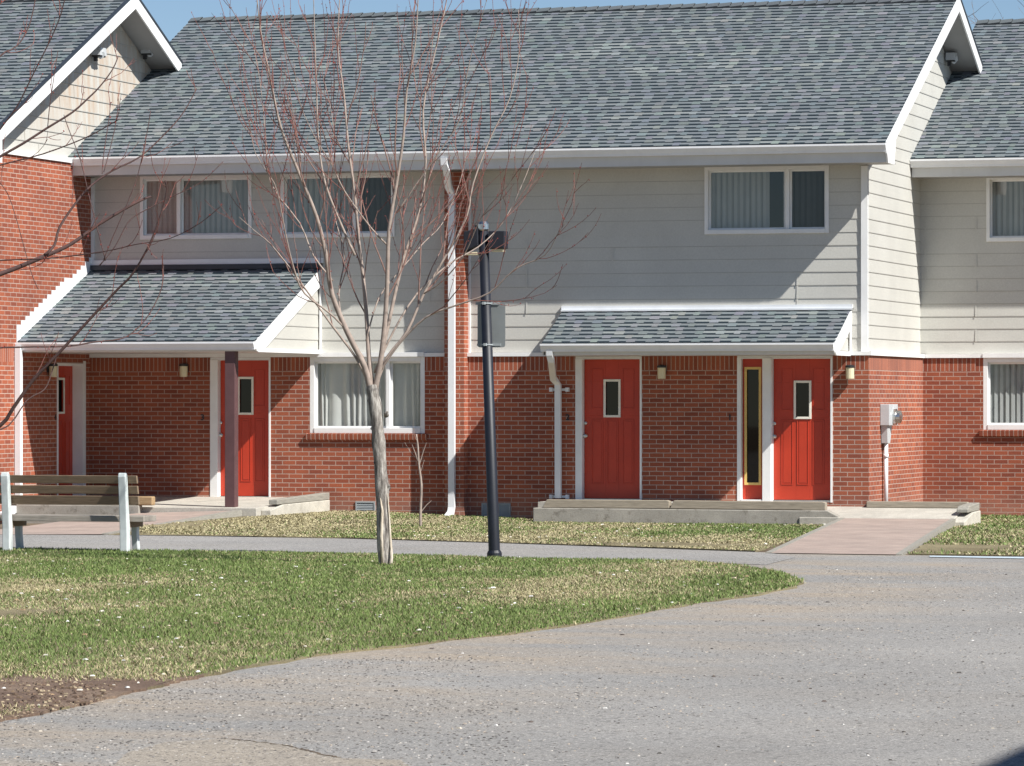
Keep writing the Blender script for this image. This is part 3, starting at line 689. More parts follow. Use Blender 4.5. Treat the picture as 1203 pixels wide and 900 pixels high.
# canopies
CX0, CX1 = -4.66, -.27
can = shed(mid, CX0, CX1, -1.05, 2.63, 3.12, 2.455, 31); can.name = 'canopy_roof'
mb = MB(); mb.box(CX0 - .01, CX1 + .02, YF - .05, YF, 3.115, 3.20); mb.box(CX0 - .01, CX1 + .02, -.02, YF, 3.12, 3.145); mb.build('flashing', M['flashw'], can)
mb = MB(); mb.box(CX0, CX0 + .02, -1.0, 0, 2.46, 2.62); mb.prism([(0, -1.03, 2.60), (0, YF, 3.06), (0, YF, 2.46), (0, -1.03, 2.46)], (CX0 + .02, 0, 0), (CX0 + .04, 0, 0)); mb.build('gable_end', M['siding'], can)
PX1 = -8.46
por = shed(mid, XL + .002, PX1, -2.82, 2.655, 3.80, 2.51, 33)
mb = MB(); mb.box(XL + .01, PX1 + .03, YF - .06, YF, 3.877, 3.955); mb.build('flashing', M['flashw'], por)
mb = MB(); mb.box(XL + .01, PX1 + .01, YF - .09, YF, 3.80, 3.875); mb.build('ridge_strip', M['flash'], por)
mb = MB(); ppx = X(264, -2.8); mb.box(ppx, ppx + .155, -2.80, -2.645, .24, 2.51); po = mb.build('porch_post', M['maroon'], mid, bevel=.006)
mb = MB(); mb.box(XL + .003, XL + .05, -.29, -.04, .3, TRZ - .0); 
# meter box on the gable wall
yb0, yb1 = .78, 1.42; mz0, mz1 = Z(500, .1, yb0), Z(475, .1, yb0)
mb = MB(); mb.box(.003, .145, yb0, yb1, mz0, mz1); mt = mb.build('meter_box', M['galv'], mid, bevel=.008)
mb = MB(); yc = (yb0 + yb1) / 2; zc = (mz0 + mz1) / 2 - .03
mb.tube([(.145, yc, zc), (.19, yc, zc), (.195, yc, zc), (.25, yc, zc), (.27, yc, zc)], [.12, .12, .1, .095, .05], 20); mb.build('electric_meter', M['glassmeter'] if 'glassmeter' in M else M['steel'], mt, smooth=False)
mb = MB(); mb.prism([(0, .86, mz0 - .26), (0, 1.06, mz0 - .26), (0, 1.2, mz0), (0, .82, mz0)], (.01, 0, 0), (.10, 0, 0)); mb.build('conduit_hub', M['galv'], mt)
mb = MB(); mb.tube([(.055, .96, mz0 - .25), (.055, .96, .1)], .034, 12); mb.tube([(.055, .96, mz0 - .42), (.055, .96, mz0 - .48)], .042, 12); mb.build('conduit_pipe', M['white_metal'], mt, smooth=True)
def flood(parent, p, lab):
    p = Vector(p); mb = MB(); mb.tube([p, p + Vector((.03, 0, 0))], .05, 10)
    for s in (-1,):
        q = p + Vector((.05, 0, .02)); mb.tube([q, q + Vector((.10, s * .05, -.03)), q + Vector((.11, s * .055, -.035))], [.035, .07, .06], 10)
    mb.prism([(0, p.y - .12, p.z + .10), (0, p.y + .1, p.z + .10), (0, p.y + .13, p.z - .02), (0, p.y - .15, p.z - .02)], (p.x + .02, 0, 0), (p.x + .17, 0, 0))
    o = mb.build('floodlight', M['galv'], parent); o['label'] = lab
    mb = MB(); mb.box(p.x + .03, p.x + .16, p.y - .13, p.y + .1, p.z - .045, p.z - .021); mb.box(p.x + .04, p.x + .09, p.y - .1, p.y - .04, p.z - .11, p.z - .046); mb.build('lamp_lens', M['black'], o)
yq = Y(1111, -.05); flood(mid, (-.045, yq, Z(70, -.05, yq)), 'floodlight under the right gable peak')

# ================================================================== LEFT HOUSE
lh = thing('row_house', 'left brick house whose sunlit gable wall stands forward of the others', 'house', (XL - 5, -SETB, 0))
LY = RY - SETB
dy0, dy1 = -1.32, -.283
PL = side(XL)
mb = MB(); mb.cur = 0
mb.quad(*[PL(u, v, 0) for u, v in ((-SETB, -.2), (-2.95, -.2), (-2.95, 2.36), (-SETB, 2.36))])
wall(mb, PL, -2.95, YF + .1, -.2, 2.36, [(dy0, dy1, .28, 2.36)], .3)
wall(mb, PL, -SETB, YF + .1, 2.565, 5.41, [])
mb.quad(*[PL(u, v, 0) for u, v in ((-2.95, 2.36), (dy0, 2.36), (dy0, 2.565), (-2.95, 2.565))])
mb.quad(*[PL(u, v, 0) for u, v in ((dy0, 2.36), (YF + .1, 2.36), (YF + .1, 2.565), (dy0, 2.565))])
mb.cur = 0; wall(mb, front(-SETB), XL - 10, XL, -.2, 2.45, []);
mb.cur = 1; mb.quad(*[PL(u, v, .0) for u, v in ((-SETB, 2.36), (-2.95, 2.36), (-2.95, 2.565), (-SETB, 2.565))])
mb.quad(PL(-SETB, 5.41, 0), PL(YF, 5.41, 0), PL(YF, 5.41, -.2), PL(-SETB, 5.41, -.2))
M['soldier_l'] = brick('soldier_brick_left', True, 2.30)
mb.build('brick_wall', [M['brick'], M['soldier_l']], lh)
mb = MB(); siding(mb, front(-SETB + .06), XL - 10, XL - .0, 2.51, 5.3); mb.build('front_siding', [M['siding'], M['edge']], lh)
mb = MB(); mb.box(XL - 10, XL - .2, 9.8 - SETB, 9.9 - SETB, -.2, 5.5); mb.box(XL - 10, XL - 9.8, .2 - SETB, 9.8 - SETB, -.2, 5.5); mb.prism([(0, -SETB, 5.4), (0, RY - SETB, RZ - .12), (0, 2 * RY - SETB, 5.4)], (XL - 9.9, 0, 0), (XL - 9.8, 0, 0)); mb.build('rear_wall', M['brick'], lh)
mb = MB(); yo = -SETB + YE
gl = lambda z: (yo + .12 + (z - ZE + .1) / SL, 2 * LY - (yo + .12 + (z - ZE + .1) / SL))
siding(mb, side(XL - .06), -SETB - 1, 2 * LY + SETB + 1, 5.46, RZ - .05, ur=gl, zb=5.46, lap=.012)
mb.quad((XL - .075, yo + .3, 5.4), (XL - .075, 2 * LY - yo - .3, 5.4), (XL - .075, LY, RZ - .05))
R = random.Random(4)
z = 5.46
while z < 7.6:
    a, b = gl(z)
    for k in range(2):
        u = R.uniform(a + .3, max(a + .4, b - .3)); mb.quad((XL - .036, u - .006, z), (XL - .036, u + .006, z), (XL - .049, u + .006, z + LAP * .97), (XL - .049, u - .006, z + LAP * .97))
    z += LAP
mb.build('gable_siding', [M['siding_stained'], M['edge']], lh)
mb = MB(); mb.box(XL - .06, XL + .03, -SETB - .03, YE + .04, 5.412, 5.47); mb.build('white_trim', M['white'], lh)
mb = MB(); mb.cur = 1
slab(mb, XL - 10, XL + .4, yo, ZE, LY, RZ, .10); slab(mb, XL - 10, XL - .07, 2 * LY - yo, ZE, LY, RZ, .10); yk = 2.78; slab(mb, XL - .07, XL + .4, yk, RZ - SL * (yk - LY), LY, RZ, .10)
mb.cur = 0
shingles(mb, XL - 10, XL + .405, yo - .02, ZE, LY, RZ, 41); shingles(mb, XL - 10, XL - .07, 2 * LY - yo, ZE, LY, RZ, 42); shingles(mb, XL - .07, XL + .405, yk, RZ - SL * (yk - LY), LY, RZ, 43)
ridge(mb, XL - 10, XL + .4, LY, RZ)
rl = mb.build('roof', [M['shingle'], M['soffit']], lh)
mb = MB()
mb.prism([(0, yo - .03, ZE + .01), (0, LY, RZ + .03), (0, LY, RZ - .20), (0, yo + .52, ZE - .20 + .52 * SL), (0, yo + .52, 5.215), (0, yo, 5.215)], (XL + .4, 0, 0), (XL + .425, 0, 0))
mb.prism([(0, yk + .03, RZ + .03 - SL * (yk + .03 - LY)), (0, LY, RZ + .03), (0, LY, RZ - .19), (0, yk + .03, RZ - .19 - SL * (yk + .03 - LY))], (XL + .4, 0, 0), (XL + .425, 0, 0))
mb.build('barge_board', M['white'], rl)
mb = MB()
mb.prism([(0, yo - .05, ZE + .025), (0, LY, RZ + .055), (0, LY, RZ + .025), (0, yo - .05, ZE - .005)], (XL + .38, 0, 0), (XL + .435, 0, 0)); mb.prism([(0, yk + .05, RZ + .055 - SL * (yk + .05 - LY)), (0, LY, RZ + .055), (0, LY, RZ + .02), (0, yk + .05, RZ + .017 - SL * (yk + .05 - LY))], (XL + .38, 0, 0), (XL + .437, 0, 0)); mb.build('drip_edge', M['flash'], rl)
mb = MB(); mb.box(XL - .05, XL + .4, yk, yk + .03, RZ - SL * (yk - LY) - .2, RZ - SL * (yk - LY) - .02); mb.build('overhang_end', M['flash'], rl)
gutter(rl, XL - 10, XL + .41, yo + .04, ZE - .005)
for q, py, lab in ((113, 64, 'floodlight at the left of the gable'), (171, 62, 'floodlight at the right of the gable')):
    yq = Y(q, XL); flood(lh, (XL - .045, yq, Z(py, XL, yq)), lab)
# recessed side door under the porch
xr = XL - .155
PD = side(xr)
mb = MB(); mb.box(xr - .05, XL + .012, dy1 - .045, dy1, .28, 2.36); mb.box(xr - .05, XL + .012, dy0, dy0 + .04, .28, 2.36); mb.box(xr - .05, XL + .010, dy0 + .04, dy1 - .045, 2.32, 2.36); mb.box(XL + .001, XL + .014, dy1, dy1 + .08, .28, 2.40)
mb.build('door_frame', M['white'], lh)
door(lh, PD, dy0 + .04, dy1 - .045, .30, 2.32, (Y(66, xr) - .05, Y(75, xr) - .03, Z(484, xr, -1), Z(446, xr, -1)), dy0 + .12, (1, 0, 0), 'side door in deep shade at the porch end')
yl = Y(62, XL + .08); wall_lamp(lh, PL, yl, Z(436, XL, yl), 'lamp beside the shaded side door'); digit(lh, '4', PL, Y(64.8, XL), Z(490, XL, -1.3), math.pi / 2)
# white downspout where the porch gutter ends
yd = Y(22, XL + .05) 
mb = MB(); ductbox(mb, [(XL + .05, yd, 2.60), (XL + .05, yd, .30), (XL + .06, yd - .05, .22), (XL + .08, yd - .75, .10)], .085, .10); mb.build('downspout', M['white_metal'], lh)
# stepped flashing up the porch roof
sp_s = (3.80 - 2.655) / 2.88
mb = MB(); k = -2.86
while k < YF - .05:
    zr = 2.655 + (k + 2.82) * sp_s; zz = math.ceil((zr + .16) / .0677) * .0677
    mb.box(XL + .003, XL + .012, k, min(k + .165, YF), zr - .06, zz + .07); k += .165
mb.build('step_flashing', M['white_metal'], lh)

# ================================================================== RIGHT HOUSE
rh = thing('row_house', 'right set-back house, only its left end showing with two windows and shaded siding', 'house', (4, SETB, 0))
PR = front(SETB)
a0, a1 = X(1155, SETB), X(1155, SETB) + 1.75; rz0 = Z(505, a0, SETB)
b0, b1 = X(1159, SETB + YF), X(1159, SETB + YF) + 1.9; bz0, bz1 = Z(284, b0, SETB), Z(207, b0, SETB)
mb = MB(); mb.cur = 0; wall(mb, PR, 0, 13, -.2, 2.245, [(a0, a1, rz0, 2.5)]); mb.cur = 1; wall(mb, PR, 0, 13, 2.245, TRZ, [(a0, a1, 2.2, 2.5)])
mb.build('brick_wall', [M['brick'], M['soldier']], rh)
mb = MB(); mb.box(0, 13, SETB + 9.8, SETB + 9.9, -.2, 5.5); mb.box(12.9, 13, SETB + .2, SETB + 9.8, -.2, 5.5); mb.prism([(0, SETB, 5.4), (0, RY + SETB, RZ - .12), (0, 2 * RY + SETB, 5.4)], (12.9, 0, 0), (13, 0, 0)); mb.build('rear_wall', M['brick'], rh)
mb = MB(); siding(mb, front(SETB + YF), -.06, 13, SZ0, SZ1, [(b0 + .02, b1 - .02, bz0 + .02, bz1 - .02)])
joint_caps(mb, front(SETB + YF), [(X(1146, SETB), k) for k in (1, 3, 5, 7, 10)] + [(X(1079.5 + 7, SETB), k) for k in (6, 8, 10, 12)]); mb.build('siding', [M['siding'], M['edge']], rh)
mb = MB(); mb.box(.04, a0, SETB - .035, SETB + YF, TRZ + .003, TRZ + .06); mb.box(a0, a1, SETB - .05, SETB + YF, TRZ + .003, TRZ + .07); mb.box(a1, 13, SETB - .035, SETB + YF, TRZ + .003, TRZ + .06); mb.build('white_trim', M['white'], rh)
window(rh, b0, b1, bz0, bz1, SETB + YF, b0 + .95, 'upper right window cut by the picture edge', [('blind', b0 + .06, b1 - .06, 9)])
window(rh, a0, a1, rz0, TRZ + .002, SETB + .03, a0 + 1.1, 'lower right window cut by the picture edge', [('blind', a0 + .06, a1 - .06, 14)], fw=.07)
mb = MB(); mb.prism([(0, SETB - .05, rz0 - .095), (0, SETB - .06, rz0 - .012), (0, SETB, rz0 - .002), (0, SETB, rz0 - .11)], (a0 - .05, 0, 0), (a1 + .05, 0, 0)); mb.build('window_sill', M['sill'], rh)
yo = SETB + YE; YR = RY + SETB
mb = MB(); mb.cur = 1; slab(mb, -.04, 13.3, yo, ZE, YR, RZ, .1); slab(mb, -.04, 13.3, 2 * YR - yo, ZE, YR, RZ, .1); mb.cur = 0
shingles(mb, -.05, 13.3, yo - .02, ZE, YR, RZ, 51); shingles(mb, -.05, 13.3, 2 * YR - yo, ZE, YR, RZ, 52); ridge(mb, -.04, 13.3, YR, RZ)
rr = mb.build('roof', [M['shingle'], M['soffit']], rh)
mb = MB(); mb.box(-.04, 13.3, yo + .04, yo + .065, 5.225, 5.40); mb.build('fascia', M['fascia'], rr)
mb = MB(); mb.box(-.04, 13.3, yo + .066, SETB + YF + .02, 5.235, 5.25); mb.build('soffit', M['soffit'], rr)
gutter(rr, -.045, 13.3, yo + .04, ZE - .005)

#GROUND#
# ================================================================== GROUND
def sheet(name, pts, z, mat):
    mb = MB(); mb.quad(*[(p[0], p[1], z if len(p) < 3 else p[2]) for p in pts]); return struct(mb.build(name, mat))
sheet('ground', [(-900, -200), (900, -200), (900, 1500), (-900, 1500)], -.012, M['soil'])
rd = [(-60, -75), (60, -75), (60, 1.2), (G(1300, 656)[0], G(1300, 656)[1]), G(1060, 652), G(905, 650), G(600, 639), G(165, 629), G(-500, 627), (-60, G(-500, 627)[1])]
sheet('road', rd, 0.0, M['asphalt'])
pathp = [G(-500, 627), G(-60, 628), G(165, 629.2), G(400, 633), G(600, 639), G(760, 644.5), G(903, 649.5), G(935, 655), G(900, 664), G(820, 661), G(700, 659), G(450, 653), G(140, 648), G(-500, 644)]
sheet('path', pathp, .004, M['path'])
NEAR = [(-260, 642), (0, 645.5), (140, 648), (330, 650.5), (450, 652.5), (600, 657), (720, 658.5), (820, 661), (880, 667), (920, 675), (941, 684), (932, 691), (900, 698), (800, 713), (700, 731), (600, 746), (500, 757), (400, 768), (300, 783), (200, 803), (100, 827), (0, 846), (-160, 880), (-420, 900), (-420, 660)]
NEARW = [G(*p) for p in NEAR]
kx = X(626, -1.18)
FARW = [G(157, 622.5), G(170, 628.5), G(400, 632.5), G(600, 638.5), G(760, 643.5), G(890, 648), (X(983, -1.2), -1.22), (kx, -1.18), (kx, .02), (-8.3, .02), (-8.3, -2.9)]
RIGHTW = [G(1068, 651.5), G(1300, 655.5), (9, 3.0), (9, 4.15), (.05, 4.15), (1.62, .1), (X(1120, -1.2), -1.2)]
def lawn(name, pts, z, jit, seed):
    """lawn sheet with a wandering worn edge"""
    R = random.Random(seed); out = []
    n = len(pts)
    for i in range(n):
        a = Vector((pts[i][0], pts[i][1])); b = Vector((pts[(i + 1) % n][0], pts[(i + 1) % n][1])); L = (b - a).length; k = max(1, min(60, int(L / .35)))
        nr = Vector((-(b - a).y, (b - a).x)).normalized() if L > 0 else Vector((0, 0))
        for j in range(k):
            p = a.lerp(b, j / k) + nr * R.uniform(-jit, jit); out.append((p.x, p.y))
    mb = MB(); mb.prism([(p[0], p[1], 0) for p in out], (0, 0, -.008), (0, 0, z)); o = mb.build(name, M['thatch'])
    return struct(o)
lawn('lawn', NEARW, .014, .06, 1); lawn('lawn', FARW, .012, .03, 2); lawn('lawn', RIGHTW, .012, .03, 3)
bs = [G(*p) for p in [(-120, 800), (0, 797), (50, 794), (95, 797), (128, 800), (165, 799), (215, 796), (235, 797), (200, 804), (150, 816), (100, 828.5), (50, 839), (0, 848), (-120, 876)]]
R = random.Random(12); o2 = []
for i in range(len(bs)):
    a = Vector(bs[i]); b = Vector(bs[(i + 1) % len(bs)])
    for k in range(6):
        p = a.lerp(b, k / 6); o2.append((p.x + R.uniform(-.03, .03), p.y + R.uniform(-.14, .14) * (1 if i < 8 else .25), 0))
mb = MB(); mb.prism(o2, (0, 0, 0), (0, 0, .0165)); struct(mb.build('bare_soil', M['bare']))
HB = lambda x, y: .105 * min(1, max(0, (-4.9 - x) / 2.6)) * min(1, max(0, (y + 8.2) / 5.2))
mb = MB(); a, b, c, d = G(1092, 653.6), G(1300, 656.2), G(1300, 658.6), G(1092, 655.0); mb.quad((*a, .008), (*d, .008), (*c, .008), (*b, .008)); struct(mb.build('painted_line', M['curbpaint']))

mb = MB(); gx = [-8.6 + i * .25 for i in range(16)]; gy = [-8.2 + j * .4 for j in range(21)]
e0 = Vector(G(157, 621.5, .02)); e1 = Vector((X(281, -2.96), -2.96))
for i in range(15):
    for j in range(20):
        q = [(gx[i], gy[j]), (gx[i + 1], gy[j]), (gx[i + 1], gy[j + 1]), (gx[i], gy[j + 1])]
        mb.quad(*[(a, min(b, .02), HB(a, b) + .011) for a, b in q])
gx0 = [(e0.x + (e1.x - e0.x) * i / 10, e0.y + (e1.y - e0.y) * i / 10) for i in range(11)]
for (a, b), (c, d) in zip(gx0, gx0[1:]): mb.quad((a, b, HB(a, b) + .011), (-8.6, b, HB(-8.6, b) + .011), (-8.6, d, HB(-8.6, d) + .011), (c, d, HB(c, d) + .011))
struct(mb.build('lawn_bank', M['thatch']))
# ---- grass blades and litter (numpy)
def vnoise(x, y, s, seed):
    r = np.random.default_rng(seed); T = r.random((64, 64)); u = x / s; v = y / s
    i = np.floor(u).astype(int); j = np.floor(v).astype(int); fu = u - i; fv = v - j; fu = fu * fu * (3 - 2 * fu); fv = fv * fv * (3 - 2 * fv)
    g = lambda a, b: T[a % 64, b % 64]
    return (g(i, j) * (1 - fu) + g(i + 1, j) * fu) * (1 - fv) + (g(i, j + 1) * (1 - fu) + g(i + 1, j + 1) * fu) * fv
def inpoly(x, y, P):
    ins = np.zeros(len(x), bool); n = len(P); j = n - 1
    for i in range(n):
        xi, yi = P[i][0], P[i][1]; xj, yj = P[j][0], P[j][1]
        c = ((yi > y) != (yj > y)) & (x < (xj - xi) * (y - yi) / ((yj - yi) + 1e-12) + xi); ins ^= c; j = i
    return ins
def rawmesh(name, verts, nper, cols, mat):
    """verts (N*nper,3): every nper verts make one face; cols (N,3)"""
    N = len(verts) // nper; me = bpy.data.meshes.new(name); me.vertices.add(len(verts)); me.vertices.foreach_set('co', verts.astype(np.float32).ravel())
    me.loops.add(len(verts)); me.loops.foreach_set('vertex_index', np.arange(len(verts), dtype=np.int32))
    me.polygons.add(N); me.polygons.foreach_set('loop_start', (np.arange(N) * nper).astype(np.int32)); me.update(calc_edges=True)
    ca = me.color_attributes.new('Col', 'FLOAT_COLOR', 'CORNER'); c = np.ones((N, nper, 4), np.float32); c[:, :, :3] = cols[:, None, :]; ca.data.foreach_set('color', c.ravel())
    me.materials.append(mat); o = bpy.data.objects.new(name, me); COL.objects.link(o); return o
def blades(name, P, dens, h0, h1, strawbias, z, seed, bare=None, wid=.006, zf=None):
    r = np.random.default_rng(seed); xs = [p[0] for p in P]; ys = [p[1] for p in P]
    # only what the camera or a neighbour view could see
    x0, x1, y0, y1 = min(xs), max(xs), min(ys), max(ys); n = int((x1 - x0) * (y1 - y0) * dens)
    x = r.uniform(x0, x1, n); y = r.uniform(y0, y1, n)
    dx = x - CAM.x; dy = y - CAM.y; u = dx * RT.x + dy * RT.y; d = dx * FW.x + dy * FW.y
    k = inpoly(x + r.normal(0, .03, n), y + r.normal(0, .03, n), P) & (np.abs(u / d) < .155)
    x, y, d = x[k], y[k], d[k]
    big = vnoise(x, y * .35, 1.6, seed + 1); mid_ = vnoise(x, y * .4, .55, seed + 2); sm = vnoise(x, y, .16, seed + 3)
    dn = .25 + .5 * sm + .45 * mid_
    if bare is not None: dn = dn - bare(x, y)
    k = r.random(len(x)) < dn; x, y, d, big, mid_, sm = (q[k] for q in (x, y, d, big, mid_, sm))
    st_ = strawbias + (big - .5) * .75 + (mid_ - .5) * .5 + (sm - .5) * .35 + r.normal(0, .2, len(x)); straw = st_ > .5
    n = len(x); h = r.uniform(h0, h1, n) * (.6 + .8 * sm) * np.where(straw, .7, 1.0); a = r.uniform(0, 2 * np.pi, n); lean = r.uniform(.15, .9, n) * h; lean = np.where(straw, lean * 1.8, lean)
    la = r.uniform(0, 2 * np.pi, n); ww = wid * r.uniform(.7, 1.5, n) * np.clip(d / 42, .7, 1.6)
    if zf: z = z + np.array([zf(a_, b_) for a_, b_ in zip(x, y)])
    else: z = np.full(n, z)
    v = np.zeros((n, 3, 3)); v[:, 0] = np.stack([x - np.cos(a) * ww, y - np.sin(a) * ww, z], 1); v[:, 1] = np.stack([x + np.cos(a) * ww, y + np.sin(a) * ww, z], 1)
    v[:, 2] = np.stack([x + np.cos(la) * lean, y + np.sin(la) * lean, z + h], 1)
    t = r.random((n, 1)); t2 = r.random((n, 1))
    gcol = np.array([.10, .155, .040]) * (1 - t) + np.array([.20, .255, .085]) * t; scol = np.array([.30, .26, .14]) * (1 - t) + np.array([.50, .44, .27]) * t
    col = np.where(straw[:, None], scol, gcol) * (.75 + .5 * t2)
    return rawmesh(name, v.reshape(-1, 3), 3, col, M['grass'])
c0 = G(15, 818)
def bare_near(x, y):
    b = 1.15 * np.exp(-(((x - c0[0]) / .95) ** 2 + ((y - c0[1]) / 1.5) ** 2) ** 1.3); c1 = G(10, 722); b += .7 * np.exp(-(((x - c1[0]) / .35) ** 2 + ((y - c1[1]) / .9) ** 2))
    c2 = G(200, 690); b += .35 * np.exp(-(((x - c2[0]) / .6) ** 2 + ((y - c2[1]) / .8) ** 2)); return b
gr = blades('lawn_grass', NEARW, 2500, .014, .038, .42, .012, 5, bare_near); gr['kind'] = 'stuff'; tag(gr, 'green grass with straw coloured patches between path and road', 'grass')
c3 = G(800, 641); c4 = G(200, 622)
def bare_far(x, y): return .9 * np.exp(-(((x - c3[0]) / 1.6) ** 2 + ((y - c3[1]) / .9) ** 2)) + .7 * np.exp(-(((x - c4[0]) / .8) ** 2 + ((y - c4[1]) / 1.2) ** 2))
gr = blades('lawn_grass', FARW, 1500, .012, .032, .74, .011, 6, bare_far, .008, HB); gr['kind'] = 'stuff'; tag(gr, 'faded straw coloured grass strip between the path and the houses', 'grass')
c5 = G(1090, 645)
gr = blades('lawn_grass', RIGHTW, 1100, .015, .04, .42, .011, 8, lambda x, y: .25 + 1.1 * np.exp(-(((x - c5[0]) / 1.2) ** 2 + ((y - c5[1]) / 1.3) ** 2)), .008); gr['kind'] = 'stuff'; tag(gr, 'patchy green grass right of the paved ramp', 'grass')

def flecks(name, P, n, smin, smax, cols, z, seed, hgt=.5, umax=.14):
    r = np.random.default_rng(seed); xs = [p[0] for p in P]; ys = [p[1] for p in P]
    x = r.uniform(min(xs), max(xs), n * 6); y = r.uniform(min(ys), max(ys), n * 6); dx = x - CAM.x; dy = y - CAM.y; u = dx * RT.x + dy * RT.y; d = dx * FW.x + dy * FW.y
    k = inpoly(x, y, P) & (np.abs(u / d) < umax) & (vnoise(x, y, 1.4, seed + 5) * .6 + .4 * vnoise(x, y, .4, seed + 6) > r.uniform(.15, .8, len(x))); x = x[k][:n]; y = y[k][:n]; n = len(x)
    s = smin + (smax - smin) * r.random(n) ** 2.5; a = r.uniform(0, 6.28, n); e = r.uniform(.45, 1, n)
    ca, sa = np.cos(a), np.sin(a)
    def pt(i, j, kz): return np.stack([x + s * (i * ca - j * e * sa), y + s * (i * sa + j * e * ca), z + s * kz], 1)
    top = [pt(-.55, -.35, hgt), pt(.5, -.5, hgt * .8), pt(.6, .45, hgt), pt(-.4, .55, hgt * .7)]; bot = [pt(-.9, -.8, 0), pt(.9, -.9, 0), pt(1, .8, 0), pt(-.9, .9, 0)]
    fs = [top] + [[bot[i], bot[(i + 1) % 4], top[(i + 1) % 4], top[i]] for i in range(4)]
    v = np.stack([np.stack(f, 1) for f in fs], 1).reshape(-1, 3)
    C = np.array(cols)[r.integers(0, len(cols), n)] * r.uniform(.8, 1.2, (n, 1)); C = np.repeat(C, 5, 0)
    return rawmesh(name, v, 4, C, M['stone'])
RV = [G(-60, 905), G(1260, 905), G(1260, 665), G(960, 665), G(960, 690), G(800, 716), G(600, 750), G(400, 771), G(200, 806), G(0, 849), G(-60, 858)]
g = flecks('gravel', RV, 14000, .003, .010, [(.30, .29, .27), (.40, .37, .33), (.17, .16, .15), (.10, .095, .09), (.36, .30, .24), (.14, .13, .12)], .0, 3); g['kind'] = 'stuff'; tag(g, 'loose grit and small stones strewn over the asphalt', 'gravel')
LV = [G(-60, 905), G(620, 905), G(560, 770), G(400, 774), G(200, 808), G(0, 851), G(-60, 860)]
g = flecks('gravel', LV, 4000, .004, .011, [(.12, .11, .10), (.08, .075, .07), (.30, .28, .26), (.36, .34, .32), (.10, .09, .085), (.16, .15, .14)], .0, 43); g['kind'] = 'stuff'; tag(g, 'coarser dark grit gathered on the asphalt near the lawn corner', 'gravel')
g = flecks('gravel', RV, 170, .008, .019, [(.06, .055, .05), (.70, .68, .64), (.40, .36, .3), (.1, .08, .07), (.08, .07, .06)], .0, 23); g['kind'] = 'stuff'; tag(g, 'larger dark and white pebbles on the asphalt', 'gravel')
g = flecks('leaf_litter', NEARW, 520, .010, .026, [(.62, .58, .5), (.5, .42, .3), (.75, .74, .70), (.2, .14, .09), (.32, .22, .13)], .025, 13, .5); g['kind'] = 'stuff'; tag(g, 'pale dead leaves and litter flecks in the front lawn', 'litter')
g = flecks('leaf_litter', FARW + [], 120, .012, .03, [(.62, .58, .5), (.5, .42, .3), (.7, .68, .62)], .025, 14, .5); g['kind'] = 'stuff'; tag(g, 'dead leaves lying in the strip along the houses', 'litter')
cl = [G(-60, 800), G(140, 806), G(120, 828), G(0, 850), G(-60, 858)]
g = flecks('soil_clods', cl, 700, .006, .020, [(.15, .10, .07), (.20, .145, .10), (.10, .068, .046), (.13, .09, .06), (.09, .06, .045), (.34, .27, .18)], .018, 15, .6); g['kind'] = 'stuff'; tag(g, 'clods of bare brown earth at the lawn corner', 'soil')
mb = MB(); pp = [G(*q) for q in [(120, 912), (150, 884), (195, 872), (262, 868), (330, 875), (380, 887), (402, 891), (470, 893), (500, 912)]]; mb.quad(*[(a, b, .0015) for a, b in pp]); struct(mb.build('sandy_patch', asphalt_mat('sandy_asphalt', (.315, .275, .225), (.275, .25, .22), .9)))
# thin crack in the asphalt
R = random.Random(2); pts = [G(262, 868), G(296, 871), G(330, 875), G(355, 881), G(380, 887), G(402, 891)]
mb = MB(); prev = None; path_ = []
for a, b in zip(pts, pts[1:]):
    for k in range(8): t = k / 8; path_.append((a[0] + (b[0] - a[0]) * t + R.uniform(-.008, .008), a[1] + (b[1] - a[1]) * t + R.uniform(-.02, .02)))
for p, q in zip(path_, path_[1:]):
    wd = R.uniform(.004, .02) if p[0] < G(350, 880)[0] else R.uniform(.012, .028); mb.quad((p[0], p[1] - wd, .003), (q[0], q[1] - wd, .003), (q[0], q[1] + wd, .003), (p[0], p[1] + wd, .003))
struct(mb.build('crack', M['soil']))

# ================================================================== STEPS, KERBS, WALKWAYS
t = thing('entrance_platform', 'long concrete doorstep with a timber edge in front of the two right red doors', 'doorstep', (-2.5, -1.1, 0))
rx = X(985, -1.18)
mb = MB(); mb.prism([(kx, 0, -.1), (rx, 0, -.1), (rx, 0, .13), (X(972, -1.18), 0, .212), (kx, 0, .222)], (0, -1.18, 0), (0, -.98, 0)); mb.build('concrete_curb', M['concrete'], t, bevel=.012)
mb = MB(); mb.box(kx + .02, -.78, -.979, .10, -.1, .305); mb.build('slab', M['slab'], t)
tx0, tx1 = X(638, -1.1), X(970, -1.1); mb = MB()
for a, b, dz in ((tx0, -2.72, 0), (-2.712, tx1, -.006)):
    mb.prism([(a, 0, .225), (b, 0, .225 + dz), (b, 0, .33 + dz), (b - .04, 0, .343 + dz), (a + .06, 0, .343)], (0, -1.13, 0), (0, -.99, 0))
mb.build('timber_edge', M['timber'], t, bevel=.008)
t = thing('ramp_landing', 'pale concrete landing with low timber rails at the top of the right paved ramp', 'landing', (.4, -.6, 0))
mb = MB(); mb.prism([(0, -1.2, -.1), (0, .0, -.1), (0, .0, .245), (0, -1.2, .115)], (-.775, 0, 0), (1.47, 0, 0)); mb.build('slab', M['slab'], t, bevel=.008)
mb = MB(); mb.box(X(1018, -.12), 1.47, -.13, -.004, .235, .325); mb.build('timber_rail', M['timber'], t, bevel=.008)
mb = MB(); mb.prism([(0, -1.28, -.1), (0, .02, -.1), (0, .02, .20), (0, -.55, .19), (0, -1.28, .07)], (1.472, 0, 0), (1.64, 0, 0)); mb.build('side_curb', M['concrete_pale'], t, bevel=.01)
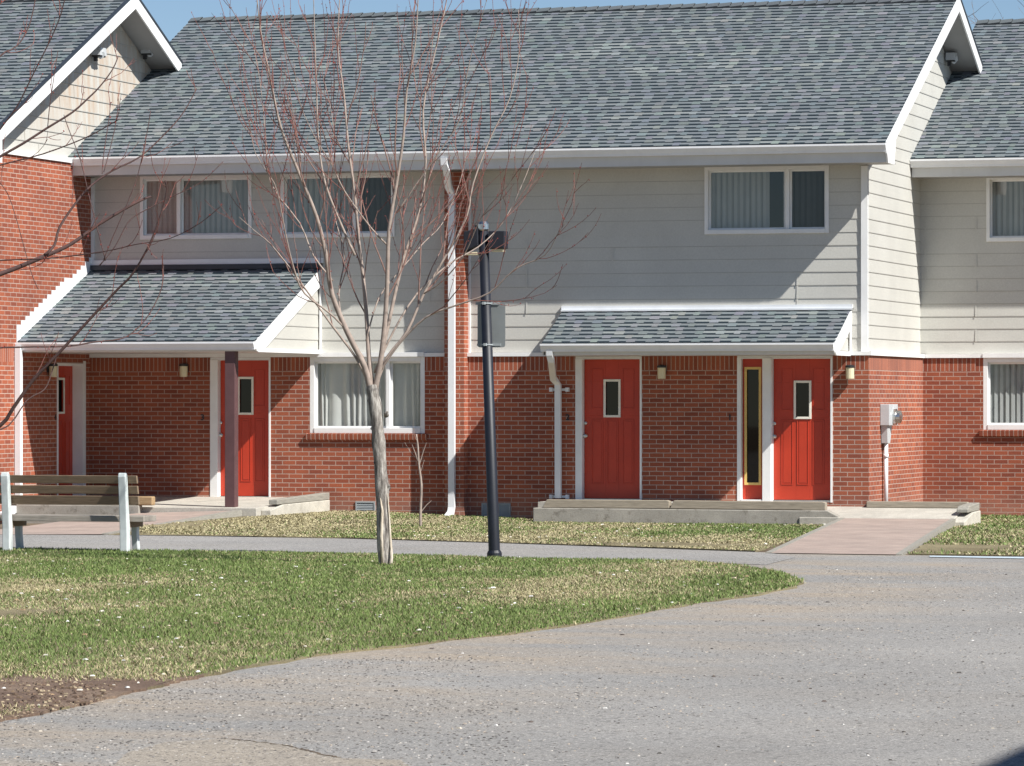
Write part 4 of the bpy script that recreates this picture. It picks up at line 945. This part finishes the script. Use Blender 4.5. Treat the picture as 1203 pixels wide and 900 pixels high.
mb = MB(); mb.prism([(0, -.92, .19), (0, .02, .205), (0, .02, .315), (0, -.8, .285), (0, -.92, .24)], (1.46, 0, 0), (1.625, 0, 0)); mb.build('timber_cap', M['timber_y'], t, bevel=.01)
t = thing('porch_platform', 'concrete porch floor under the big left porch roof with timber topped kerbs', 'porch floor', (-10.3, -1.5, 0))
mb = MB(); mb.prism([(0, -2.95, -.1), (0, .08, -.1), (0, .08, .325), (0, -2.95, .235)], (XL + .01, 0, 0), (-8.42, 0, 0)); mb.build('slab', M['slab'], t, bevel=.008)
mb = MB(); mb.prism([(0, -2.75, -.1), (0, -.12, -.1), (0, -.12, .29), (0, -2.2, .27), (0, -2.75, .20)], (-8.418, 0, 0), (-8.27, 0, 0)); mb.build('side_curb', M['concrete_pale'], t, bevel=.01)
mb = MB(); mb.prism([(0, -2.45, .272), (0, -.12, .293), (0, -.12, .40), (0, -2.45, .345)], (-8.41, 0, 0), (-8.275, 0, 0)); mb.build('timber_cap', M['timber_y'], t, bevel=.01)
mb = MB(); mb.box(XL + .1, X(166, -3), -3.1, -2.952, -.1, .262); mb.build('front_curb', M['concrete'], t, bevel=.01)
mb = MB(); mb.box(XL + .0, X(161, -3.05), -3.08, -2.955, .264, .385); mb.build('timber_edge', M['timber'], t, bevel=.008)
mb = MB(); mb.box(X(161.3, -3.05), X(180, -3.05), -3.09, -2.955, .264, .395); mb.build('timber_edge', wood_mat('fresh_timber', (.22, .13, .06), (.50, .36, .20), 0), t, bevel=.018)
# brick paver walkways
def walkway(name, pts, edges):
    mb = MB(); mb.quad(*pts); o = struct(mb.build(name, M['paver']))
    for a, b in edges:
        a = Vector(a); b = Vector(b); n_ = Vector((-(b - a).y, (b - a).x, 0)).normalized() * .035; m2 = MB()
        m2.prism([tuple(a - n_ + Vector((0, 0, .008))), tuple(b - n_ + Vector((0, 0, .008))), tuple(b + n_ + Vector((0, 0, .008))), tuple(a + n_ + Vector((0, 0, .008)))], (0, 0, -.2), (0, 0, .0))
        struct(m2.build('walkway_edging', M['timber_y']))
p1 = (X(990, -1.2), -1.2, .108); p2 = (X(1120, -1.2), -1.2, .108); q1 = (*G(903, 650.5), .010); q2 = (*G(1056, 652.5), .010)
walkway('walkway', [q1, q2, p2, p1], [(q1, p1), (q2, p2)])
a1 = (X(281, -2.96), -2.96, .20); a2 = (X(168, -2.96), -2.96, .155)
b1 = (*G(157, 621.5, .02), .02); b2 = (*G(124, 627.6, .008), .008); b3 = (*G(-60, 628.6), .008); c1 = (*G(14, 620.5, .01), .01); c2 = (*G(90, 610, .09), .09)
mb = MB(); mb.quad(b2, b1, c1, b3); mb.quad(b1, a1, a2, c2); mb.quad(b1, c2, c1); struct(mb.build('walkway', M['paver']))
for a, b in ((b1, a1), (b2, b1)):
    a = Vector(a); b = Vector(b); n_ = Vector((-(b - a).y, (b - a).x, 0)).normalized() * .05; m2 = MB(); up_ = Vector((0, 0, .01))
    m2.prism([tuple(a - n_ + up_), tuple(b - n_ + up_), tuple(b + n_ + up_), tuple(a + n_ + up_)], (0, 0, -.2), (0, 0, 0)); struct(m2.build('walkway_edging', M['timber_y']))

# ================================================================== BENCH
bx, by = G(147, 650)
t = thing('park_bench', 'wooden slatted bench with whitewashed uprights standing at the near edge of the path', 'bench', (bx - .7, by, 0))
def bxw(px): return bx + (px - 147) / 96.5
for c in (bxw(147), bxw(3)):
    mb = MB()
    # rear upright, tapered and leaning back, rounded head
    prof = [(-.055, 0), (.05, 0), (.045, .30), (-.005, .62), (-.035, .90), (-.06, .945), (-.10, .945), (-.115, .90), (-.085, .58), (-.06, .28)]
    mb.prism([(0, by + a, z) for a, z in prof], (c - .047, 0, 0), (c + .047, 0, 0))
    mb.build('leg', M['benchpost'], t, bevel=.01)
    mb = MB(); prof = [(.44, 0), (.53, 0), (.49, .20), (.49, .364), (.40, .364), (.40, .22)]
    mb.prism([(0, by + a, z) for a, z in prof], (c - .085, 0, 0), (c - .015, 0, 0)); mb.build('leg', M['benchpost'], t, bevel=.008)
    mb = MB(); mb.box(c - .03, c + .03, by + .02, by + .50, .30, .364); mb.build('seat_support', M['benchslat'], t, bevel=.006)
mb = MB()
xL_, xR_ = bxw(-12), bxw(162)
for z0_, z1_, yy in ((.818, .912, -.032), (.695, .792, -.004), (.570, .672, .022)):
    mb.prism([(0, by + yy + .02, z0_), (0, by + yy + .062, z0_), (0, by + yy + .035, z1_), (0, by + yy - .007, z1_)], (xL_, 0, 0), (xR_, 0, 0))
mb.build('backrest', M['benchslat'], t, bevel=.006)
mb = MB()
for a in (.07, .21, .35): mb.box(xL_, xR_ + .05, by + a, by + a + .13, .365, .435)
mb.build('seat', M['benchseat'], t, bevel=.006)

# ================================================================== LAMP POST
lx, ly = G(581, 656)
t = thing('street_lamp', 'leaning black post with two box floodlights on top and a grey sign seen from behind', 'lamp post', (lx, ly, 0))
dl = 47.5; lean = Vector((-.135, .0, 0)) 
def LP(z, ox=0, oy=0): return Vector((lx + lean.x * z / 3.78 + ox, ly + oy, z))
mb = MB(); mb.tube([LP(-.1), LP(0), LP(3.72)], [.066, .066, .055], 20); pole = mb.build('pole', M['navy'], t, smooth=True)
mb = MB(); mb.tube([LP(0), LP(.06), LP(.09)], [.085, .085, .07], 20); mb.build('base_collar', M['navy'], t)
mb = MB(); mb.tube([LP(3.72), LP(3.74), LP(3.80), LP(3.83)], [.05, .068, .068, .045], 18); mb.build('photocell_cap', M['steel'], t)
mb = MB(); mb.tube([LP(3.70, -.05, 0), LP(3.79, -.05, 0)], .05, 14); mb.build('cap', M['black'], t)
for sgn, ox in ((-1, -.155), (1, .15)):
    mb = MB(); c = LP(3.62, ox + .02, -.0); hw = .085 if sgn < 0 else .095
    a = .0 if sgn > 0 else .035
    mb.prism([(c.x - hw, 0, c.z - .10 - a), (c.x + hw, 0, c.z - .10 + a), (c.x + hw, 0, c.z + .10 + a), (c.x - hw, 0, c.z + .10 - a * .2)], (0, c.y - .07, 0), (0, c.y + .09, 0))
    o = mb.build('lamp_head', M['headpaint'], t, bevel=.008)
    mb = MB(); mb.box(c.x - .07, c.x + .07, c.y - .04, c.y + .07, c.z - .135 - a, c.z - .102 - a); mb.build('lens', M['lampshade'], o, bevel=.006)
# sign plate behind the pole
mb = MB(); zc0, zc1 = 2.40, 2.92; cx = lx + lean.x * .7 + .035; hw = .165; r_ = .03; poly = []
for qx, qz, a0_ in ((cx + hw - r_, zc1 - r_, 0), (cx - hw + r_, zc1 - r_, 90), (cx - hw + r_, zc0 + r_, 180), (cx + hw - r_, zc0 + r_, 270)):
    for k in range(5): an = math.radians(a0_ + k * 22.5); poly.append((qx + r_ * math.cos(an), 0, qz + r_ * math.sin(an)))
mb.prism(poly, (0, ly + .072, 0), (0, ly + .076, 0)); sg = mb.build('sign_plate', M['signback'], t)
for z in (2.43, 2.90):
    mb = MB(); c = LP(z); mb.tube([c + Vector((0, 0, -.007)), c + Vector((0, 0, .007))], [.0665, .0665], 18); mb.box(c.x - .14, c.x + .14, c.y + .06, c.y + .071, z - .014, z + .014)
    mb.box(c.x - .015, c.x + .015, c.y - .10, c.y - .06, z - .015, z + .015); mb.build('strap', M['ventgrey'], sg)

# ================================================================== TREES
class Tree:
    def __init__(s, seed): s.R = random.Random(seed); s.limb = MB(); s.twig = MB(); s.bud = MB(); s.fine = MB()
    def smooth(s, pts, n=4):
        out = []
        for i in range(len(pts) - 1):
            p0 = pts[max(i - 1, 0)]; p1 = pts[i]; p2 = pts[i + 1]; p3 = pts[min(i + 2, len(pts) - 1)]
            for k in range(n):
                t = k / n; out.append(.5 * ((2 * p1) + (p2 - p0) * t + (2 * p0 - 5 * p1 + 4 * p2 - p3) * t * t + (3 * p1 - p0 - 3 * p2 + p3) * t ** 3))
        out.append(pts[-1]); return out
    def path(s, p, d, L, up, wob, n):
        pts = [p.copy()]; d = d.normalized()
        for i in range(n):
            d = (d + Vector((0, 0, up)) + Vector((s.R.gauss(0, wob), s.R.gauss(0, wob), s.R.gauss(0, wob)))).normalized(); pts.append(pts[-1] + d * (L / n))
        return pts
    def buds(s, pts, dens, r):
        for a, b in zip(pts, pts[1:]):
            L = (b - a).length; k = s.R.random() * .5
            n = int(L * dens + s.R.random())
            for _ in range(n):
                c = a.lerp(b, s.R.random()) + Vector((s.R.gauss(0, .008), s.R.gauss(0, .008), s.R.gauss(0, .008))); q = r * s.R.uniform(.6, 1.5)
                m = s.bud; i = len(m.v); m.v += [(c.x + q, c.y, c.z), (c.x - q, c.y, c.z), (c.x, c.y + q, c.z), (c.x, c.y - q, c.z), (c.x, c.y, c.z + q * 1.4), (c.x, c.y, c.z - q * 1.2)]
                for f in ((0, 2, 4), (2, 1, 4), (1, 3, 4), (3, 0, 4), (2, 0, 5), (1, 2, 5), (3, 1, 5), (0, 3, 5)): m.f.append(tuple(i + t for t in f)); m.m.append(0); m.c.append(None)
    def grow(s, pts, r0, r1, lvl, per_m, clen, up, ang, maxl=3, bud=6, t0=.15):
        n = len(pts); rad = [r0 + (r1 - r0) * i / (n - 1) for i in range(n)]
        m = s.limb if lvl == 0 else (s.fine if r0 > .0062 else s.twig)
        m.tube(pts, rad, 7 if lvl == 0 else (5 if lvl == 1 else 3), cap=lvl == 0)
        if r0 < .012 and bud: s.buds(pts[1:], bud, .0055)
        if lvl >= maxl: return
        L = sum((b - a).length for a, b in zip(pts, pts[1:])); k = max(1, int(L * per_m * s.R.uniform(.8, 1.2)))
        az = s.R.uniform(0, 6.28)
        for i in range(k):
            t = t0 + (1 - t0) * (i + s.R.random()) / k; f = t * (n - 1); j = min(int(f), n - 2); p = pts[j].lerp(pts[j + 1], f - j); d = (pts[j + 1] - pts[j]).normalized()
            az += 2.4 + s.R.gauss(0, .5); u = d.cross(Vector((math.cos(az), math.sin(az), .3))).normalized(); a = ang * s.R.uniform(.7, 1.3)
            dd = d * math.cos(a) + u * math.sin(a); rr = (r0 + (r1 - r0) * t); cl = clen * s.R.uniform(.45, 1.15) * (1 - .35 * t)
            cr = max(.0040, min(rr * .65, cl * .0085)); nn = 6 if lvl == 0 else 5
            s.grow(s.path(p, dd, cl, up, .09, nn), cr, max(.0022, cr * .4), lvl + 1, per_m * 1.0, clen * .5, up * .8, ang, maxl, bud)

tx, ty = G(452, 664.5); dt = (Vector((tx, ty, 0)) - Vector((CAM.x, CAM.y, 0))).dot(FW)
tree = thing('bare_tree', 'slim leafless tree with peeling bark and red twigs standing in the front lawn', 'tree', (tx, ty, 0))
T = Tree(5)
def TP(px, py, dd=0): return VP(px, py, dt + dd)
trunk = T.smooth([TP(453, 672), TP(452, 655), TP(450, 600), TP(448, 560), TP(445, 520), TP(441, 480), TP(438, 462), TP(437, 452)], 4)
n_ = len(trunk); rad = [.080 - .018 * (i / (n_ - 1)) ** .6 + .004 * math.sin(i * 1.3) for i in range(n_)]; rad[0] = .098; rad[1] = .09
mb = MB(); mb.tube(trunk, rad, 20)
R = random.Random(8)
for i, v in enumerate(mb.v[:]):      # uneven, ridged bark
    c = trunk[min(i // 20, n_ - 1)]; dv = Vector(v) - c; k = 1 + .07 * math.sin((i % 20) * 2.2 + v[2] * 3) + .05 * R.uniform(-1, 1); mb.v[i] = tuple(c + dv * k)
for kp, kr in (((436.5, 472), .028), ((453, 486), .02), ((439, 505), .018), ((454.5, 572), .024), ((442, 545), .02), ((444.5, 600), .022)):
    k0 = TP(*kp, -.01); mb.tube([k0 + Vector((0, .03, -.02)), k0, k0 + Vector(((kp[0] - 446) * .004, -.02, .02))], [kr * 1.5, kr, kr * .6], 8)
trk = mb.build('trunk', M['bark'], tree, smooth=True)
mb = MB(); pr = [TP(457.5, 672, -.07), TP(460, 655, -.07), TP(458.5, 630, -.05), TP(457, 605, -.05), TP(455.5, 580, -.05)]; mb.tube(pr, [.028, .02, .015, .011, .004], 6); mb.tube([TP(450, 668, -.075), TP(448, 630, -.07), TP(449, 600, -.07), TP(447, 585, -.065)], [.015, .02, .016, .004], 6); mb.build('stripped_wood', M['barewood'], trk, smooth=True)
limbs = [  # (pixel polyline, end depth offset, radius at base, radius at tip)
    ([(436, 462), (428, 430), (408, 390), (390, 345), (383, 300), (372, 255), (352, 205), (330, 150), (318, 95), (306, 35), (300, -25)], -.7, .052, .006),
    ([(439, 462), (434, 430), (431, 380), (427, 330), (421, 280), (417, 230), (409, 170), (404, 110), (397, 55), (400, -20)], .5, .040, .006),
    ([(440, 460), (447, 425), (452, 380), (455, 330), (457, 270), (466, 215), (474, 160), (478, 105), (488, 50), (492, -20)], -.4, .046, .006),
    ([(441, 455), (450, 410), (463, 350), (475, 300), (492, 250), (500, 190), (497, 130), (509, 70), (523, 10), (527, -25)], .7, .034, .005),
    ([(442, 452), (455, 420), (478, 390), (498, 345), (524, 300), (548, 255), (556, 215), (577, 160), (599, 115), (610, 60), (609, 12)], .3, .028, .004),
    ([(444, 440), (468, 405), (500, 373), (538, 358), (575, 344), (605, 316), (640, 300), (655, 275), (664, 262)], -.9, .020, .003),
    ([(440, 438), (462, 390), (490, 345), (528, 310), (562, 290), (590, 262), (612, 220), (628, 180)], 1.0, .019, .003),
    ([(434, 452), (418, 420), (392, 385), (368, 352), (343, 318), (318, 287), (300, 272), (281, 255)], .6, .022, .004),
    ([(431, 440), (415, 400), (392, 372), (358, 345), (346, 318), (337, 282), (330, 246), (322, 215), (300, 180), (293, 140)], -1.0, .018, .004),
    ([(417, 300), (400, 262), (382, 215), (374, 165), (372, 110), (370, 50), (368, -15)], .2, .022, .005),
    ([(457, 290), (436, 268), (405, 225), (388, 190), (372, 165), (352, 120), (345, 70)], -.8, .014, .003),
    ([(391, 330), (368, 300), (352, 262), (318, 215), (312, 160), (306, 100), (297, 50)], .9, .015, .003),
    ([(466, 250), (490, 215), (515, 180), (540, 140), (548, 90), (560, 40), (575, -10)], -.6, .014, .003),
    ([(498, 345), (520, 330), (545, 300), (562, 262), (578, 238), (602, 210), (606, 170)], -1.1, .012, .003),
    ([(430, 400), (445, 350), (470, 318), (498, 285), (520, 262), (540, 215), (548, 180)], 1.2, .013, .003),
    ([(427, 420), (405, 385), (398, 345), (405, 300), (395, 262), (385, 205), (392, 150), (380, 90)], 1.1, .016, .003)]
for pl, dd, r0, r1 in limbs:
    k = len(pl); pts = T.smooth([TP(a, b, dd * (i / (k - 1)) ** 1.2) for i, (a, b) in enumerate(pl)], 3)
    T.grow(pts, r0 * .72, r1 * .75, 0, 3.1, 1.4, .17, .46, 2, 8, .24)
crown = T.limb.build('branches', M['limb'], tree, smooth=True); T.fine.build('branchlets', M['midbark'], crown); T.twig.build('twigs', M['twig'], crown); T.bud.build('buds', M['bud'], crown)

# tree at the left whose trunk stands out of the picture; its branches reach in
dB = 40.0; base = VP(-120, 470 + EYE * FP / dB, dB); bt = thing('bare_tree', 'dark branches of a leafless red budded tree reaching in from the left edge', 'tree', (base.x, base.y, 0))
T = Tree(9); B = lambda px, py, dd=0: VP(px, py, dB + dd)
mb = MB(); tr = T.smooth([B(-120, 700), B(-118, 600), B(-112, 520), B(-105, 430), B(-95, 330), B(-85, 230), B(-75, 120), B(-60, 0), B(-50, -120)], 3); mb.tube(tr, [.15 - .12 * i / (len(tr) - 1) for i in range(len(tr))], 14); mb.build('trunk', M['bark'], bt, smooth=True)
lb = [([(-100, 350), (-50, 335), (0, 322), (50, 302), (83, 287), (117, 263), (160, 238), (177, 231)], .4, .030, .009, 2.2),
      ([(52, 300), (64, 288), (70, 267), (88, 240), (107, 218), (133, 200), (165, 184), (198, 153), (217, 130), (231, 104)], .8, .015, .004, 1.6),
      ([(-105, 560), (-50, 530), (0, 500), (15, 480), (40, 445), (67, 417), (110, 370), (138, 340), (157, 320), (180, 277), (195, 230), (194, 212)], -.6, .024, .005, 1.8),
      ([(-88, 240), (-40, 208), (0, 184), (28, 168), (56, 150), (85, 132), (104, 115), (117, 102), (132, 82), (139, 66)], .2, .017, .004, 2.0),
      ([(-85, 215), (-30, 205), (0, 194), (50, 181), (100, 162), (128, 147), (140, 140)], -.3, .009, .004, 1.8),
      ([(-80, 160), (-40, 110), (0, 66), (14, 58), (25, 48), (36, 25), (44, -15)], .5, .011, .004, 2.4),
      ([(-78, 250), (-30, 195), (0, 152), (20, 125), (40, 85), (60, 45), (72, 15), (80, -20)], -.5, .009, .004, 1.8),
      ([(67, 417), (60, 440), (52, 458), (32, 470), (10, 500), (-20, 510), (-80, 540)], -.5, .005, .007, .5),
      ([(-80, 470), (-20, 415), (20, 408), (77, 407), (110, 402), (142, 398), (159, 388), (176, 368), (190, 338), (192, 312)], .9, .010, .004, 1.2),
      ([(-60, 312), (0, 306), (50, 304), (90, 300), (130, 294), (160, 287), (200, 280), (235, 262), (262, 240)], -.8, .008, .003, 1.4),
      ([(117, 312), (135, 290), (150, 262), (165, 250), (200, 232), (235, 215), (262, 190)], .3, .006, .003, 1.6),
      ([(124, 306), (116, 275), (105, 232), (95, 190), (80, 150), (75, 135)], .5, .006, .003, .8),
      ([(122, 305), (132, 280), (150, 238), (162, 205), (172, 160), (177, 130)], .2, .006, .003, .8),
      ([(56, 150), (58, 128), (62, 100), (68, 60)], .1, .005, .003, .4), ([(120, 204), (122, 180), (128, 140), (130, 120)], .9, .005, .003, .4), ([(122, 202), (130, 172), (137, 140), (139, 116)], .8, .005, .003, .4),
      ([(-70, 40), (-30, 10), (-5, -5), (10, -30)], 0, .008, .004, 1), ([(-10, 20), (0, 4), (8, -20)], 0, .005, .003, 1), ([(45, 340), (36, 318), (14, 240), (0, 215), (-14, 205)], .2, .004, .003, .8)]
for pl, dd, r0, r1, dens in lb:
    k = len(pl); pts = T.smooth([B(a, b, dd * (i / (k - 1)) ** 1.2) for i, (a, b) in enumerate(pl)], 3)
    T.grow(pts, r0 * .95, r1 * 1.15, 0, dens, .55, .18, .6, 2, 5, .3)
T2 = T.limb.build('branches', M['darkbark'], bt, smooth=True); T.fine.build('branchlets', M['darkbark'], T2); T.twig.build('twigs', M['twig'], T2); T.bud.build('buds', M['bud'], T2)

# sapling by the wall
sx, sy = G(494, 621); ds = (Vector((sx, sy, 0)) - Vector((CAM.x, CAM.y, 0))).dot(FW)
sap = thing('sapling', 'thin bare sapling below the curtained ground floor window', 'sapling', (sx, sy, 0))
T = Tree(3)
st_ = T.smooth([VP(a, b, ds) for a, b in ((494, 621), (494, 600), (495, 570), (492, 545), (491, 525), (489, 510))], 3)
mb = MB(); mb.tube(st_, [.022 - .012 * i / (len(st_) - 1) for i in range(len(st_))], 7); stm = mb.build('trunk', M['limb'], sap, smooth=True)
T.fine = T.twig = T.limb; T.grow(st_[6:], .009, .004, 0, 5, .5, .12, .6, 1, 0, .05)
for a, b in (((495, 601), (507, 588)), ((492, 545), (484, 522)), ((492, 548), (501, 520))): T.limb.tube([VP(*a, ds), VP((a[0] + b[0]) / 2, (a[1] + b[1]) / 2 - 1, ds), VP(*b, ds)], [.008, .006, .003], 5)
T.limb.build('branches', M['limb'], sap)

# leafless tree behind the right house, its top just over the ridge
fx = Vector((-2.6, 30, 0)); ft = thing('bare_tree', 'leafless tree top showing above the ridge of the right house', 'tree', tuple(fx))
T = Tree(17); tr = T.path(fx, Vector((0, 0, 1)), 8.2, .3, .03, 8); mb = MB(); mb.tube(tr, [.22 - .09 * i / 8 for i in range(9)], 10); mb.build('trunk', M['farbark'], ft, smooth=True)
for k in range(13):
    a = k * 2.4; p = tr[4 + k % 4]; T.grow(T.path(p, Vector((math.cos(a) * .9, math.sin(a) * .9, .8)), 5.5, .06, .12, 9), .10, .022, 0, 2.0, 2.4, .03, .75, 3, 0, .2)
fc = T.limb.build('branches', M['farbark'], ft); T.fine.build('branchlets', M['farbark'], fc); T.twig.build('twigs', M['farbark'], fc)

# unseen building added off to the right to throw the near right corner shadow
hB_ = 9.0; sh = hB_ / math.tan(elev)
p = CAM + RT * (2.29 + sh * .772) + FW * (20.5 - sh * .636)
gx_, gy_ = p.x, p.y + 1.4
ga = thing('shadow_caster_building', 'unseen brick building added beyond the right edge to shade the asphalt at bottom right', 'building', (gx_ + 3, gy_ - 3, 0))
mb = MB(); mb.box(gx_ + .3, gx_ + 6.3, gy_ - 5.7, gy_ - .3, -.1, hB_ - .3); mb.build('brick_wall', M['brick'], ga)
mb = MB(); mb.box(gx_, gx_ + 6.6, gy_ - 6, gy_, hB_ - .3, hB_); mb.build('roof', M['fascia'], ga)
for fl in (0, 3, 6):
    for k in (0, 1):
        c = gx_ + 1.8 + 3 * k; mb = MB(); rectring(mb, front(gy_ - 5.7), c - .7, c + .7, 1.0 + fl, 2.3 + fl, .07, 0, .03); o = mb.build('window', M['white'], ga)
        mb = MB(); boxP(mb, front(gy_ - 5.7), c - .62, c + .62, 1.08 + fl, 2.22 + fl, .002, .012); mb.build('pane', M['room'], o)
        mb = MB(); P_ = lambda u, v, q: (u, gy_ - .3 + q, v); rectring(mb, P_, c - .7, c + .7, 1.0 + fl, 2.3 + fl, .07, 0, .03); o = mb.build('window', M['white'], ga)
        mb = MB(); boxP(mb, P_, c - .62, c + .62, 1.08 + fl, 2.22 + fl, .002, .012); mb.build('pane', M['room'], o)
for h_ in (mid, lh, rh): h_['group'] = 'houses of the brick and siding terrace'
